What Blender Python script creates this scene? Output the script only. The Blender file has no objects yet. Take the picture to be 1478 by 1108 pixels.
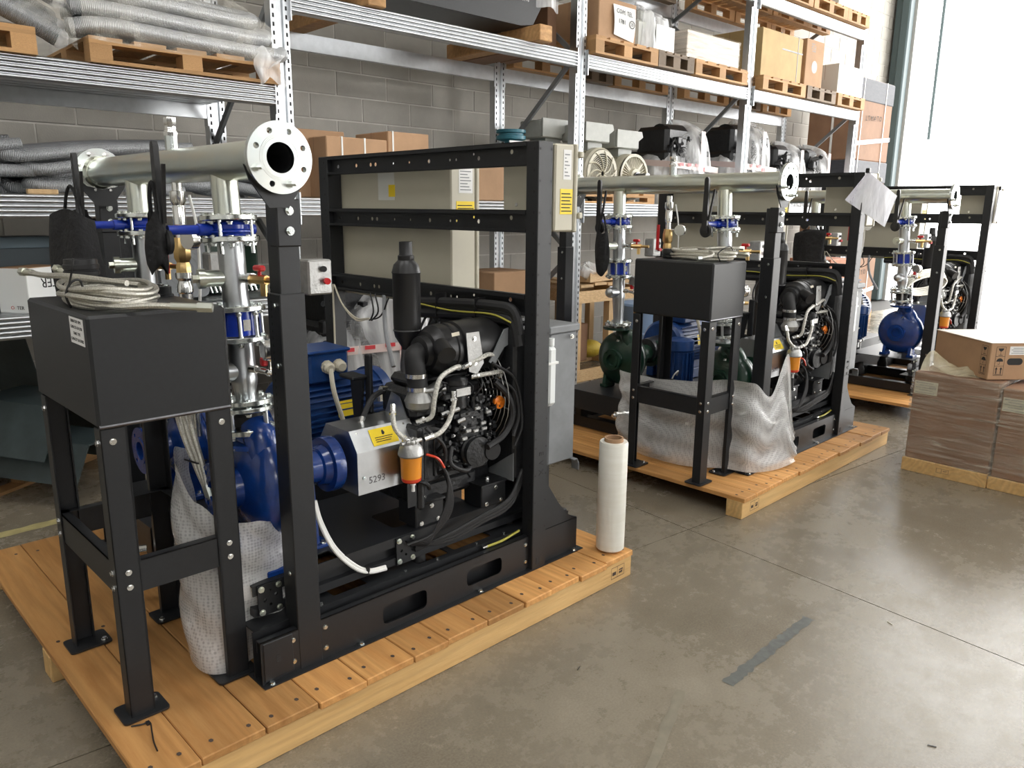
import bpy, bmesh, math, random
from mathutils import Vector, Matrix
from mathutils.geometry import tessellate_polygon
random.seed(7)
R = random.Random(11)
S = bpy.context.scene
COL = S.collection
PI = math.pi
# ------------------------------------------------------------------ camera
cam_d = bpy.data.cameras.new('camera'); cam = bpy.data.objects.new('camera', cam_d); COL.objects.link(cam)
rt = Vector((0.72990502, -0.68348922, 0.0090083)); up = Vector((0.14335855, 0.16595308, 0.97565768)); fw = Vector((0.66834646, 0.71084601, -0.21911401))
cam.matrix_world = Matrix(((rt.x, up.x, -fw.x, 0), (rt.y, up.y, -fw.y, 0), (rt.z, up.z, -fw.z, 1.58), (0, 0, 0, 1)))
cam_d.sensor_width = 36; cam_d.lens = 1118.7/1478*36; cam_d.clip_start = .05; cam_d.clip_end = 200
S.camera = cam
# ------------------------------------------------------------------ light
S.view_settings.view_transform = 'Standard'; S.view_settings.look = 'None'
S.view_settings.gamma = 1; S.view_settings.use_curve_mapping = False
S.view_settings.exposure = 0.65
wd = bpy.data.worlds.new('sky'); S.world = wd; wd.use_nodes = True
bg = wd.node_tree.nodes['Background']; bg.inputs[0].default_value = (1.0, .99, .972, 1); bg.inputs[1].default_value = 6.5
def area(name, loc, rot, sx, sy, energy, col=(1, 1, 1), portal=False):
    l = bpy.data.lights.new(name, 'AREA'); l.shape = 'RECTANGLE'; l.size = sx; l.size_y = sy; l.energy = energy; l.color = col
    o = bpy.data.objects.new(name, l); o.location = loc; o.rotation_euler = rot; COL.objects.link(o)
    if portal: l.cycles.is_portal = True
    return o
SKYL = [(-2.5, -3.6), (4.5, -3.6), (11.5, -3.6), (1, .4), (8, .4), (12.6, 3.2), (-2.5, 3.6)]
area('portal_gable', (14.9, .7, 3.5), (0, PI/2, 0), 6.9, 10.2, 1, portal=True)
area('portal_front', (11.5, -8.9, 2.3), (PI/2, 0, 0), 5, 4.6, 1, portal=True)
for i, (x, y) in enumerate(SKYL):
    area('portal_skylight', (x, y, 7.92), (0, 0, 0), 2.4, 1.6, 1, portal=True)
# ------------------------------------------------------------------ materials
MATS = {}
def mat(name, col, rough=.5, metal=0., nz=None, rnd=0., bump=None, spec=.5, stretch=None, alpha=None, coat=0., rv=0., col2=None, trans=0.):
    m = bpy.data.materials.new(name); m.use_nodes = True; MATS[name] = m
    nt = m.node_tree; N = nt.nodes; L = nt.links; b = N['Principled BSDF']
    b.inputs['Roughness'].default_value = rough; b.inputs['Metallic'].default_value = metal
    b.inputs['Specular IOR Level'].default_value = spec; b.inputs['Coat Weight'].default_value = coat
    b.inputs['Transmission Weight'].default_value = trans
    c = (*col, 1)
    b.inputs['Base Color'].default_value = c
    tc = N.new('ShaderNodeTexCoord'); mp = N.new('ShaderNodeMapping'); L.new(tc.outputs['Object'], mp.inputs[0])
    if stretch: mp.inputs['Scale'].default_value = stretch
    oi = N.new('ShaderNodeObjectInfo')
    if rnd:
        mul = N.new('ShaderNodeVectorMath'); mul.operation = 'SCALE'; mul.inputs[0].default_value = (7, 13, 5); L.new(oi.outputs['Random'], mul.inputs['Scale']); L.new(mul.outputs[0], mp.inputs['Location'])
    cur = None
    if nz:
        n = N.new('ShaderNodeTexNoise'); n.inputs['Scale'].default_value = nz[0]; n.inputs['Detail'].default_value = 6; n.inputs['Roughness'].default_value = .62
        L.new(mp.outputs[0], n.inputs['Vector'])
        rp = N.new('ShaderNodeMapRange'); rp.inputs[1].default_value = .3; rp.inputs[2].default_value = .7; L.new(n.outputs[0], rp.inputs[0])
        mx = N.new('ShaderNodeMix'); mx.data_type = 'RGBA'; L.new(rp.outputs[0], mx.inputs[0])
        c2 = col2 if col2 else tuple(v*(1-nz[1]) for v in col)
        mx.inputs[6].default_value = (*c2, 1); mx.inputs[7].default_value = c if col2 else tuple(min(1, v*(1+nz[1]*.6)) for v in col)+(1,)
        cur = mx.outputs[2]
        if rv:
            r2 = N.new('ShaderNodeMapRange'); r2.inputs[3].default_value = rough-rv; r2.inputs[4].default_value = rough+rv; L.new(rp.outputs[0], r2.inputs[0]); L.new(r2.outputs[0], b.inputs['Roughness'])
    if rnd:
        h = N.new('ShaderNodeHueSaturation'); mr = N.new('ShaderNodeMapRange'); mr.inputs[3].default_value = 1-rnd; mr.inputs[4].default_value = 1+rnd
        L.new(oi.outputs['Random'], mr.inputs[0]); L.new(mr.outputs[0], h.inputs['Value'])
        if cur: L.new(cur, h.inputs['Color'])
        else: h.inputs['Color'].default_value = c
        cur = h.outputs[0]
    if cur: L.new(cur, b.inputs['Base Color'])
    if bump:
        n = N.new('ShaderNodeTexNoise'); n.inputs['Scale'].default_value = bump[0]; n.inputs['Detail'].default_value = 5; L.new(mp.outputs[0], n.inputs['Vector'])
        bp = N.new('ShaderNodeBump'); bp.inputs['Strength'].default_value = bump[1]; bp.inputs['Distance'].default_value = .01 if len(bump) < 3 else bump[2]
        L.new(n.outputs[0], bp.inputs['Height']); L.new(bp.outputs[0], b.inputs['Normal'])
    if alpha is not None:
        b.inputs['Alpha'].default_value = alpha
    m['_'] = 1
    return m
BLK = mat('black_powder_coat', (.013, .014, .016), .42, nz=(60, .15), bump=(900, .05), spec=.5)
BLK2 = mat('black_plastic', (.012, .012, .013), .38)
RUB = mat('black_rubber', (.012, .012, .013), .6)
ENG = mat('engine_black_paint', (.016, .017, .019), .35, nz=(25, .4), bump=(60, .25))
GAL = mat('galvanised_steel', (.58, .60, .62), .32, 1, nz=(14, .10), bump=(30, .02))
ZNC = mat('zinc_plated_steel', (.80, .80, .74), .24, 1, nz=(5, .08), col2=(.66, .73, .74))
ZNY = mat('yellow_passivated_zinc', (.76, .75, .63), .28, 1, nz=(4, .1), col2=(.66, .72, .69))
STL = mat('bright_steel', (.78, .78, .76), .22, 1)
ALU = mat('cast_aluminium', (.45, .45, .44), .45, 1, nz=(30, .2), bump=(120, .15))
BRS = mat('brass', (.72, .50, .22), .28, 1, nz=(20, .15))
DKS = mat('dark_steel', (.16, .16, .17), .35, .9, nz=(30, .3))
BLU = mat('blue_gloss_paint', (.006, .040, .21), .25, nz=(18, .3), bump=(70, .12), coat=.4)
VBL = mat('bright_blue_epoxy', (.006, .036, .38), .3, nz=(15, .2), coat=.3)
MBL = mat('dark_blue_motor_paint', (.010, .050, .19), .35, nz=(20, .25))
GRN = mat('dark_green_paint', (.008, .036, .020), .32, nz=(18, .3), bump=(70, .12), coat=.3)
LBL = mat('light_blue_paint', (.30, .50, .72), .4)
TEAL = mat('teal_paint', (.02, .16, .22), .4, nz=(20, .2))
BEI = mat('beige_enamel', (.50, .47, .37), .4, nz=(6, .04))
WHE = mat('pale_grey_enamel', (.66, .66, .62), .4)
GRY = mat('grey_paint', (.19, .20, .21), .45, nz=(12, .15))
LGR = mat('light_grey_paint', (.40, .41, .38), .45, nz=(12, .1))
CRM = mat('cream_motor_paint', (.52, .49, .38), .42, nz=(14, .1))
DGN = mat('dark_grey_green_sheet', (.045, .062, .065), .35, .3, nz=(5, .3))
RED = mat('red_plastic', (.55, .015, .02), .35)
ORG = mat('orange_plastic', (.85, .22, .015), .35)
AMB = mat('amber_bowl', (.75, .27, .02), .2, spec=.6)
REDB = mat('red_translucent_base', (.6, .05, .02), .25)
WHT = mat('white_plastic', (.78, .79, .77), .4)
FRO = mat('frosted_white_bottle', (.75, .78, .78), .45)
PAP = mat('white_paper', (.80, .80, .79), .7)
YEL = mat('yellow_label', (.85, .62, .01), .5)
YGW = mat('yellow_green_wire', (.42, .38, .05), .45)
CRW = mat('cream_cable', (.62, .57, .45), .45)
WCB = mat('white_cable', (.75, .75, .72), .4)
GCB = mat('grey_conduit', (.34, .35, .36), .42, nz=(10, .15))
INK = mat('black_ink', (.02, .02, .02), .8)
RDK = mat('red_ink', (.55, .04, .04), .8)
CRT = mat('cardboard', (.42, .26, .15), .75, nz=(5, .12), rnd=.12, bump=(90, .04), spec=.25)
CRD = mat('brown_cardboard', (.27, .155, .095), .7, nz=(4, .15), rnd=.1, spec=.3)
CRY = mat('yellowish_cardboard', (.50, .36, .17), .7, nz=(5, .1), spec=.3)
CLO = mat('black_cloth', (.010, .010, .011), .85, nz=(40, .3), bump=(25, .6, .02))
SIL = mat('braided_steel_hose', (.70, .68, .61), .36, .9, nz=(260, .35), bump=(500, .4, .003))
PAH = mat('pale_braided_hose', (.60, .59, .54), .42, .35, nz=(150, .5), bump=(400, .4, .003))
def wood(name, base, dark, stretch, rnd=.14):
    m = mat(name, base, .62, nz=(3.2, .3), rnd=rnd, bump=(9, .18), stretch=stretch, col2=dark, spec=.3)
    nt = m.node_tree; N = nt.nodes; L = nt.links; b = N['Principled BSDF']
    src = b.inputs['Base Color'].links[0].from_socket
    mp = [n for n in N if n.type == 'MAPPING'][0]
    w = N.new('ShaderNodeTexWave'); w.wave_type = 'RINGS'; w.rings_direction = 'Y' if stretch[1] < 2 else 'X'; w.inputs['Scale'].default_value = 1.1; w.inputs['Distortion'].default_value = 16; w.inputs['Detail'].default_value = 3; w.inputs['Detail Scale'].default_value = .8
    L.new(mp.outputs[0], w.inputs['Vector'])
    mx = N.new('ShaderNodeMix'); mx.data_type = 'RGBA'; mx.blend_type = 'MULTIPLY'; mx.inputs[0].default_value = .22
    cr = N.new('ShaderNodeMapRange'); cr.inputs[3].default_value = .5; cr.inputs[4].default_value = 1.15; L.new(w.outputs['Fac'], cr.inputs[0])
    L.new(src, mx.inputs[6]); L.new(cr.outputs[0], mx.inputs[7]); L.new(mx.outputs[2], b.inputs['Base Color'])
    return m
WDY = wood('pine_plank_crosswise', (.62, .33, .115), (.46, .215, .065), (9, .8, 9), .3)
WDX = wood('pine_beam_lengthwise', (.70, .46, .20), (.56, .34, .13), (.8, 9, 9), .08)
WDP = wood('pallet_wood', (.58, .34, .15), (.42, .23, .095), (6, 6, 9), .2)
WDG = wood('weathered_pallet_wood', (.26, .19, .125), (.15, .105, .07), (6, 6, 9), .25)
WDC = wood('crate_wood', (.60, .42, .23), (.48, .31, .15), (10, 10, 2), .12)
NAI = mat('nail_mark', (.06, .04, .03), .8)
def film(name, col, a0, a1, scale, bumpd=.02, rough=.18, stretch=(1, 1, 1), sc2=None):
    """clear crumpled plastic: part see-through, part milky (on some films painted glints), glossy wrinkles"""
    m = mat(name, col, rough, bump=(scale, .9, bumpd), stretch=stretch, spec=.6)
    nt = m.node_tree; N = nt.nodes; L = nt.links; b = N['Principled BSDF']
    mp = [n for n in N if n.type == 'MAPPING'][0]
    n = N.new('ShaderNodeTexNoise'); n.inputs['Scale'].default_value = sc2 or scale*.5; n.inputs['Detail'].default_value = 5; n.inputs['Distortion'].default_value = .8; L.new(mp.outputs[0], n.inputs['Vector'])
    mr = N.new('ShaderNodeMapRange'); mr.inputs[1].default_value = .38; mr.inputs[2].default_value = .68; mr.inputs[3].default_value = a0; mr.inputs[4].default_value = a1
    L.new(n.outputs[0], mr.inputs[0]); L.new(mr.outputs[0], b.inputs['Alpha'])
    return m
FLM = film('clear_plastic_film', (.90, .91, .92), .14, .95, 5, .035, .12, (1.6, 1.6, .4))  # broad white streaks in the opacity stand in for glossy highlights
FLH = film('hose_wrap_film', (.75, .72, .64), .03, .34, 8, .03, .08, stretch=(1, 3, 3))
FLW = film('stretch_wrap', (.74, .66, .54), .05, .42, 9, .03, .06, stretch=(.6, .6, 9))  # milky streaks also painted in as pale glints
FLY = film('loose_film_flap', (.72, .65, .45), .30, .8, 10, .02, .2)
def bubble():
    m = mat('bubble_wrap', (.86, .86, .85), .16, spec=.6)
    nt = m.node_tree; N = nt.nodes; L = nt.links; b = N['Principled BSDF']
    tc = [n for n in N if n.type == 'TEX_COORD'][0]
    v = N.new('ShaderNodeTexVoronoi'); v.inputs['Scale'].default_value = 95; v.inputs['Randomness'].default_value = .25; L.new(tc.outputs['Object'], v.inputs['Vector'])
    mr = N.new('ShaderNodeMapRange'); mr.inputs[1].default_value = .55; mr.inputs[2].default_value = .2; L.new(v.outputs['Distance'], mr.inputs[0])
    bp = N.new('ShaderNodeBump'); bp.inputs['Strength'].default_value = .45; bp.inputs['Distance'].default_value = .003; L.new(mr.outputs[0], bp.inputs['Height']); L.new(bp.outputs[0], b.inputs['Normal'])
    m2 = N.new('ShaderNodeMapRange'); m2.inputs[3].default_value = .56; m2.inputs[4].default_value = .40; L.new(mr.outputs[0], m2.inputs[0]); L.new(m2.outputs[0], b.inputs['Alpha'])
    return m
BUB = bubble()
def ribbed(name, col, rough, metal, scale):
    """corrugated conduit: fine rings along the hose come from UV-like attribute 'len' on the mesh"""
    m = mat(name, col, rough, metal, nz=(6, .15))
    nt = m.node_tree; N = nt.nodes; L = nt.links; b = N['Principled BSDF']
    at = N.new('ShaderNodeAttribute'); at.attribute_name = 'len'
    mu = N.new('ShaderNodeMath'); mu.operation = 'MULTIPLY'; mu.inputs[1].default_value = scale; L.new(at.outputs['Fac'], mu.inputs[0])
    si = N.new('ShaderNodeMath'); si.operation = 'SINE'; L.new(mu.outputs[0], si.inputs[0])
    bp = N.new('ShaderNodeBump'); bp.inputs['Strength'].default_value = .8; bp.inputs['Distance'].default_value = .0022; L.new(si.outputs[0], bp.inputs['Height']); L.new(bp.outputs[0], b.inputs['Normal'])
    return m
CON = ribbed('corrugated_grey_conduit', (.30, .31, .32), .36, .15, 900)
COS = ribbed('corrugated_silver_conduit', (.50, .51, .52), .32, .4, 800)
# ------------------------------------------------------------------ mesh builder
def frame(d):
    d = Vector(d).normalized(); a = Vector((0, 0, 1)) if abs(d.z) < .9 else Vector((1, 0, 0))
    x = a.cross(d).normalized(); return x, d.cross(x), d
class MB:
    def __init__(s): s.v = []; s.f = []; s.len = None
    def add(s, vs, fs):
        o = len(s.v); s.v.extend(Vector(v) for v in vs); s.f.extend(tuple(i+o for i in f) for f in fs); return s
    def box(s, x0, x1, y0, y1, z0, z1, b=0., M=None):
        if b <= 0:
            vs = [(x, y, z) for z in (z0, z1) for y in (y0, y1) for x in (x0, x1)]
            fs = [(0, 2, 3, 1), (4, 5, 7, 6), (0, 1, 5, 4), (2, 6, 7, 3), (0, 4, 6, 2), (1, 3, 7, 5)]
        else:
            vs = []; ix = {}
            for i in (0, 1):
                for j in (0, 1):
                    for k in (0, 1):
                        c = [(x0, x1)[i], (y0, y1)[j], (z0, z1)[k]]; sg = [(1, -1)[i], (1, -1)[j], (1, -1)[k]]
                        for a in range(3):
                            p = [c[q]+sg[q]*b*(0 if q == a else 1) for q in range(3)]; ix[i, j, k, a] = len(vs); vs.append(p)
            fs = []
            for a in range(3):
                q, r = (a+1) % 3, (a+2) % 3
                for e in (0, 1):
                    def key(eq, er, ax):
                        t = [0, 0, 0]; t[a] = e; t[q] = eq; t[r] = er; return ix[t[0], t[1], t[2], ax]
                    f = [key(0, 0, a), key(1, 0, a), key(1, 1, a), key(0, 1, a)]
                    fs.append(tuple(f if e else f[::-1]))
                # edges parallel to axis a
                for eq in (0, 1):
                    for er in (0, 1):
                        t = [0, 0, 0]; t[q] = eq; t[r] = er; t0 = list(t); t1 = list(t); t1[a] = 1
                        f = [ix[t0[0], t0[1], t0[2], q], ix[t1[0], t1[1], t1[2], q], ix[t1[0], t1[1], t1[2], r], ix[t0[0], t0[1], t0[2], r]]
                        fs.append(tuple(f if (eq ^ er) == 0 else f[::-1]))
            for i in (0, 1):
                for j in (0, 1):
                    for k in (0, 1):
                        f = [ix[i, j, k, a] for a in range(3)]; fs.append(tuple(f if (i+j+k) % 2 else f[::-1]))
        if M is not None: vs = [M @ Vector(v) for v in vs]
        return s.add(vs, fs)
    def lathe(s, p, d, prof, n=20, capa=True, capb=True):
        x, y, z = frame(d); p = Vector(p); vs = []; fs = []
        for t, r in prof:
            for i in range(n):
                a = 2*PI*i/n; vs.append(p+z*t+x*(r*math.cos(a))+y*(r*math.sin(a)))
        for j in range(len(prof)-1):
            for i in range(n):
                fs.append((j*n+i, j*n+(i+1) % n, (j+1)*n+(i+1) % n, (j+1)*n+i))
        if capa: fs.append(tuple(range(n))[::-1])
        if capb: fs.append(tuple(range((len(prof)-1)*n, len(prof)*n)))
        return s.add(vs, fs)
    def cyl(s, p0, p1, r, n=16, r2=None, cap=True):
        p0 = Vector(p0); p1 = Vector(p1); return s.lathe(p0, p1-p0, [(0, r), ((p1-p0).length, r if r2 is None else r2)], n, cap, cap)
    def tube(s, pts, r, n=8, smooth=True, res=5, closed=False, lens=False):
        pts = [Vector(p) for p in pts]
        if smooth and len(pts) > 2: pts = spline(pts, res, closed)
        m = len(pts); vs = []; fs = []; px = None; acc = 0; ls = []
        for i, p in enumerate(pts):
            if closed: t = pts[(i+1) % m]-pts[i-1]
            else: t = pts[min(i+1, m-1)]-pts[max(i-1, 0)]
            t.normalize()
            if px is None: px, _, _ = frame(t)
            px = (px-t*px.dot(t)); px = px.normalized() if px.length > 1e-6 else frame(t)[0]
            py = t.cross(px)
            if i: acc += (p-pts[i-1]).length
            rr = r[min(len(r)-1, int(i/(m-1)*(len(r)-1)+.5))] if isinstance(r, (list, tuple)) else r
            for k in range(n):
                a = 2*PI*k/n; vs.append(p+px*(rr*math.cos(a))+py*(rr*math.sin(a))); ls.append(acc)
        for i in range(m if closed else m-1):
            for k in range(n):
                j = (i+1) % m; fs.append((i*n+k, i*n+(k+1) % n, j*n+(k+1) % n, j*n+k))
        if not closed: fs.append(tuple(range(n))[::-1]); fs.append(tuple(range((m-1)*n, m*n)))
        if lens:
            if s.len is None: s.len = [0.]*len(s.v)
            s.len += ls
        return s.add(vs, fs)
    def prism(s, poly, o, ex, ey, depth, holes=()):
        """polygon (with holes) in plane o+ex,ey extruded by depth along ex x ey"""
        o = Vector(o); ex = Vector(ex); ey = Vector(ey); ez = ex.cross(ey).normalized()*depth
        loops = [list(poly)]+[list(h) for h in holes]
        def area2(l): return sum(l[i][0]*l[(i+1) % len(l)][1]-l[(i+1) % len(l)][0]*l[i][1] for i in range(len(l)))
        for i, l in enumerate(loops):
            if (area2(l) > 0) != (i == 0): l.reverse()
        flat = [p for l in loops for p in l]; n = len(flat)
        vs = [o+ex*a+ey*b for a, b in flat]+[o+ex*a+ey*b+ez for a, b in flat]
        fs = []
        if len(loops) == 1: tris = [tuple(range(n))]
        else: tris = tessellate_polygon([[Vector((a, b, 0)) for a, b in l] for l in loops])
        for t in tris:
            a2 = area2([flat[i] for i in t]); t = tuple(t) if a2 > 0 else tuple(t)[::-1]
            fs.append(t[::-1]); fs.append(tuple(i+n for i in t))
        k = 0
        for l in loops:
            m = len(l)
            for i in range(m):
                a, b = k+i, k+(i+1) % m; fs.append((a, b, b+n, a+n))
            k += m
        return s.add(vs, fs)
    def bolt(s, p, d, r=.009, h=.008, washer=True, stud=0):
        p = Vector(p); d = Vector(d).normalized()
        r *= .86
        if washer: s.cyl(p, p+d*.002, r*1.4, 10)
        s.cyl(p, p+d*h, r, 6)
        if stud: s.cyl(p+d*h, p+d*(h+stud), r*.55, 8)
        return s
    def sphere(s, c, r, n=12, m=8, sc=(1, 1, 1)):
        c = Vector(c); vs = []; fs = []
        for j in range(1, m):
            t = PI*j/m
            for i in range(n):
                a = 2*PI*i/n; vs.append(c+Vector((r*sc[0]*math.sin(t)*math.cos(a), r*sc[1]*math.sin(t)*math.sin(a), r*sc[2]*math.cos(t))))
        T = len(vs); vs += [c+Vector((0, 0, r*sc[2])), c-Vector((0, 0, r*sc[2]))]
        for j in range(m-2):
            for i in range(n): fs.append((j*n+i, (j+1)*n+i, (j+1)*n+(i+1) % n, j*n+(i+1) % n))
        for i in range(n):
            fs.append((T, i, (i+1) % n)); fs.append((T+1, (m-2)*n+(i+1) % n, (m-2)*n+i))
        return s.add(vs, fs)
    def grid(s, nu, nv, fn):
        vs = [fn(i/(nu-1), j/(nv-1)) for j in range(nv) for i in range(nu)]
        return s.add(vs, [(j*nu+i, j*nu+i+1, (j+1)*nu+i+1, (j+1)*nu+i) for j in range(nv-1) for i in range(nu-1)])
    def mesh(s, name, m, off=Vector((0, 0, 0)), ang=32):
        me = bpy.data.meshes.new(name); me.from_pydata([v-off for v in s.v], [], s.f); me.update()
        bm = bmesh.new(); bm.from_mesh(me); bmesh.ops.recalc_face_normals(bm, faces=bm.faces); bm.to_mesh(me); bm.free()
        for p in me.polygons: p.use_smooth = True
        me.set_sharp_from_angle(angle=math.radians(ang))
        if s.len:
            at = me.attributes.new('len', 'FLOAT', 'POINT')
            L = s.len+[0.]*(len(s.v)-len(s.len)); at.data.foreach_set('value', L[:len(me.vertices)])
        if m: me.materials.append(m)
        return me
def spline(p, res=5, closed=False):
    out = []; n = len(p)
    for i in range(n if closed else n-1):
        a = p[i-1] if (i or closed) else p[0]*2-p[1]; b = p[i]; c = p[(i+1) % n]
        d = p[(i+2) % n] if (closed or i+2 < n) else p[-1]*2-p[-2]
        for k in range(res):
            t = k/res; out.append(.5*((2*b)+(c-a)*t+(2*a-5*b+4*c-d)*t*t+(3*b-a-3*c+d)*t*t*t))
    if not closed: out.append(p[-1])
    return out
def rrect(x0, x1, y0, y1, r, n=4):
    o = []
    for cx, cy, a0 in ((x1-r, y1-r, 0), (x0+r, y1-r, 90), (x0+r, y0+r, 180), (x1-r, y0+r, 270)):
        for i in range(n+1):
            a = math.radians(a0+90*i/n); o.append((cx+r*math.cos(a), cy+r*math.sin(a)))
    return o
def circ(x, y, r, n=10, a0=0): return [(x+r*math.cos(a0+2*PI*i/n), y+r*math.sin(a0+2*PI*i/n)) for i in range(n)]
# ------------------------------------------------------------------ objects
ORGN = {}
def thing(name, label, cat, o=(0, 0, 0), M=None, group=None):
    """Empty at the base of a thing; parts are authored in the coordinates of M and shifted to the base o"""
    e = bpy.data.objects.new(name, None); COL.objects.link(e); e.empty_display_size = .05
    o = Vector(o); e.matrix_world = (M or Matrix())@Matrix.Translation(o); ORGN[e.name] = o
    e['label'] = label; e['category'] = cat
    if group: e['group'] = group
    return e
def part(name, mb, m, parent, label=None, ang=32):
    o = ORGN[parent.name]; ob = bpy.data.objects.new(name, mb.mesh(name, m, o, ang)); COL.objects.link(ob); ob.parent = parent; ORGN[ob.name] = Vector(o)
    if label: ob['label'] = label
    if name in ('bolts', 'stud', 'bolt_row', 'label_print', 'plate_print', 'carton_print', 'hose_ferrule', 'hose_fitting', 'top_fittings'): ob['kind'] = 'stuff'
    return ob
def solo(name, mb, m, label, cat, o=(0, 0, 0), M=None, group=None, ang=32):
    """a thing that is a single mesh"""
    o = Vector(o); ob = bpy.data.objects.new(name, mb.mesh(name, m, o, ang)); COL.objects.link(ob)
    ob.matrix_world = (M or Matrix())@Matrix.Translation(o); ORGN[ob.name] = o
    ob['label'] = label; ob['category'] = cat
    if group: ob['group'] = group
    return ob
def struct(name, mb, m, parent=None):
    ob = bpy.data.objects.new(name, mb.mesh(name, m)); COL.objects.link(ob); ORGN[ob.name] = Vector((0, 0, 0))
    if parent: ob.parent = parent
    else: ob['kind'] = 'structure'
    return ob
def piece(name, me, parent, loc=(0, 0, 0), scale=None, rot=None):
    """cheap piece sharing mesh data; loc in the authoring coordinates of the parent"""
    ob = bpy.data.objects.new(name, me); COL.objects.link(ob); ob.parent = parent; ob.location = Vector(loc)-ORGN.get(parent.name, Vector((0, 0, 0)))
    if scale: ob.scale = scale
    if rot: ob.rotation_euler = rot
    return ob
def text(name, body, size, o, ex, ey, m, parent, align='CENTER'):
    """flat lettering; o, ex (reading direction), ey (up) in the authoring coordinates of the parent"""
    cu = bpy.data.curves.new(name, 'FONT'); cu.body = body; cu.size = size; cu.align_x = align; cu.align_y = 'CENTER'; cu.extrude = .0004; cu.resolution_u = 2
    cu.materials.append(m)
    t = bpy.data.objects.new(name, cu); me = bpy.data.meshes.new_from_object(t); bpy.data.objects.remove(t)
    ex = Vector(ex).normalized(); ey = Vector(ey).normalized(); ez = ex.cross(ey); o = Vector(o)
    K = Matrix(((ex.x, ey.x, ez.x, o.x), (ex.y, ey.y, ez.y, o.y), (ex.z, ey.z, ez.z, o.z), (0, 0, 0, 1)))
    me.transform(Matrix.Translation(-ORGN[parent.name])@K); me.materials.clear(); me.materials.append(m)
    ob = bpy.data.objects.new(name, me); COL.objects.link(ob); ob.parent = parent; return ob
def tree_copy(o, T=None, parent=None, swap=None, label=None):
    c = o.copy(); COL.objects.link(c)
    if parent: c.parent = parent
    else:
        c.matrix_world = T@o.matrix_world
        if label: c['label'] = label
    ORGN[c.name] = ORGN.get(o.name, Vector())
    if swap and c.type == 'MESH':
        for sl in c.material_slots:
            if sl.material and sl.material.name in swap:
                mm = swap[sl.material.name]; sl.link = 'OBJECT'; sl.material = mm
    for ch in list(o.children): tree_copy(ch, None, c, swap)
    return c
def look(d):
    return frame(d)
# ================================================================== setting
def concrete():
    m = mat('concrete_floor', (.30, .285, .255), .42, nz=(1.3, .2), spec=.6)
    nt = m.node_tree; N = nt.nodes; L = nt.links; b = N['Principled BSDF']
    g = N.new('ShaderNodeNewGeometry'); src = b.inputs['Base Color'].links[0].from_socket
    n2 = N.new('ShaderNodeTexNoise'); n2.inputs['Scale'].default_value = 7; n2.inputs['Detail'].default_value = 12; n2.inputs['Roughness'].default_value = .82; L.new(g.outputs['Position'], n2.inputs[0])
    n1 = N.new('ShaderNodeTexNoise'); n1.inputs['Scale'].default_value = 1.1; n1.inputs['Detail'].default_value = 7; n1.inputs['Roughness'].default_value = .65; L.new(g.outputs['Position'], n1.inputs[0])
    n3 = N.new('ShaderNodeTexNoise'); n3.inputs['Scale'].default_value = 130; n3.inputs['Detail'].default_value = 3; L.new(g.outputs['Position'], n3.inputs[0])
    cr = N.new('ShaderNodeValToRGB'); e = cr.color_ramp.elements; e[0].position = .28; e[0].color = (.145, .122, .086, 1); e[1].position = .75; e[1].color = (.31, .268, .202, 1)
    ad = N.new('ShaderNodeMath'); ad.operation = 'MULTIPLY_ADD'; ad.inputs[1].default_value = .5; L.new(n2.outputs[0], ad.inputs[0]); 
    h = N.new('ShaderNodeMath'); h.operation = 'MULTIPLY'; h.inputs[1].default_value = .5; L.new(n1.outputs[0], h.inputs[0]); L.new(h.outputs[0], ad.inputs[2]); L.new(ad.outputs[0], cr.inputs[0])
    mx = N.new('ShaderNodeMix'); mx.data_type = 'RGBA'; mx.blend_type = 'MULTIPLY'; mx.inputs[0].default_value = .5
    mr3 = N.new('ShaderNodeMapRange'); mr3.inputs[1].default_value = .35; mr3.inputs[2].default_value = .65; mr3.inputs[3].default_value = .6; mr3.inputs[4].default_value = 1.1; L.new(n3.outputs[0], mr3.inputs[0])
    L.new(cr.outputs[0], mx.inputs[6]); L.new(mr3.outputs[0], mx.inputs[7])
    # pale dust and scratches, dark oil spots
    v = N.new('ShaderNodeTexVoronoi'); v.inputs['Scale'].default_value = 2.1; L.new(g.outputs['Position'], v.inputs['Vector'])
    ms = N.new('ShaderNodeMapRange'); ms.inputs[1].default_value = .06; ms.inputs[2].default_value = .02; ms.inputs[4].default_value = .25; L.new(v.outputs['Distance'], ms.inputs[0])
    m2 = N.new('ShaderNodeMix'); m2.data_type = 'RGBA'; L.new(ms.outputs[0], m2.inputs[0]); L.new(mx.outputs[2], m2.inputs[6]); m2.inputs[7].default_value = (.06, .055, .045, 1)
    L.new(m2.outputs[2], b.inputs['Base Color'])
    rr = N.new('ShaderNodeMapRange'); rr.inputs[1].default_value = .38; rr.inputs[2].default_value = .62; rr.inputs[3].default_value = .10; rr.inputs[4].default_value = .42; L.new(ad.outputs[0], rr.inputs[0]); L.new(rr.outputs[0], b.inputs['Roughness'])
    bp = N.new('ShaderNodeBump'); bp.inputs['Strength'].default_value = .12; bp.inputs['Distance'].default_value = .01; L.new(n2.outputs[0], bp.inputs['Height']); L.new(bp.outputs[0], b.inputs['Normal'])
    return m
CONC = concrete()
JNT = mat('floor_joint_filler', (.05, .048, .045), .8)
BLK_W = mat('concrete_block', (.43, .41, .37), .85, nz=(3, .12), rnd=.09, bump=(140, .35, .004), spec=.2)
MOR = mat('mortar', (.62, .60, .56), .9, nz=(9, .15))
PLA = mat('painted_plaster', (.55, .55, .53), .8)
YAR = mat('yard_concrete', (.52, .51, .49), .8, nz=(2, .1))
DGJ = mat('dark_green_steel_jamb', (.06, .09, .095), .5)
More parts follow.
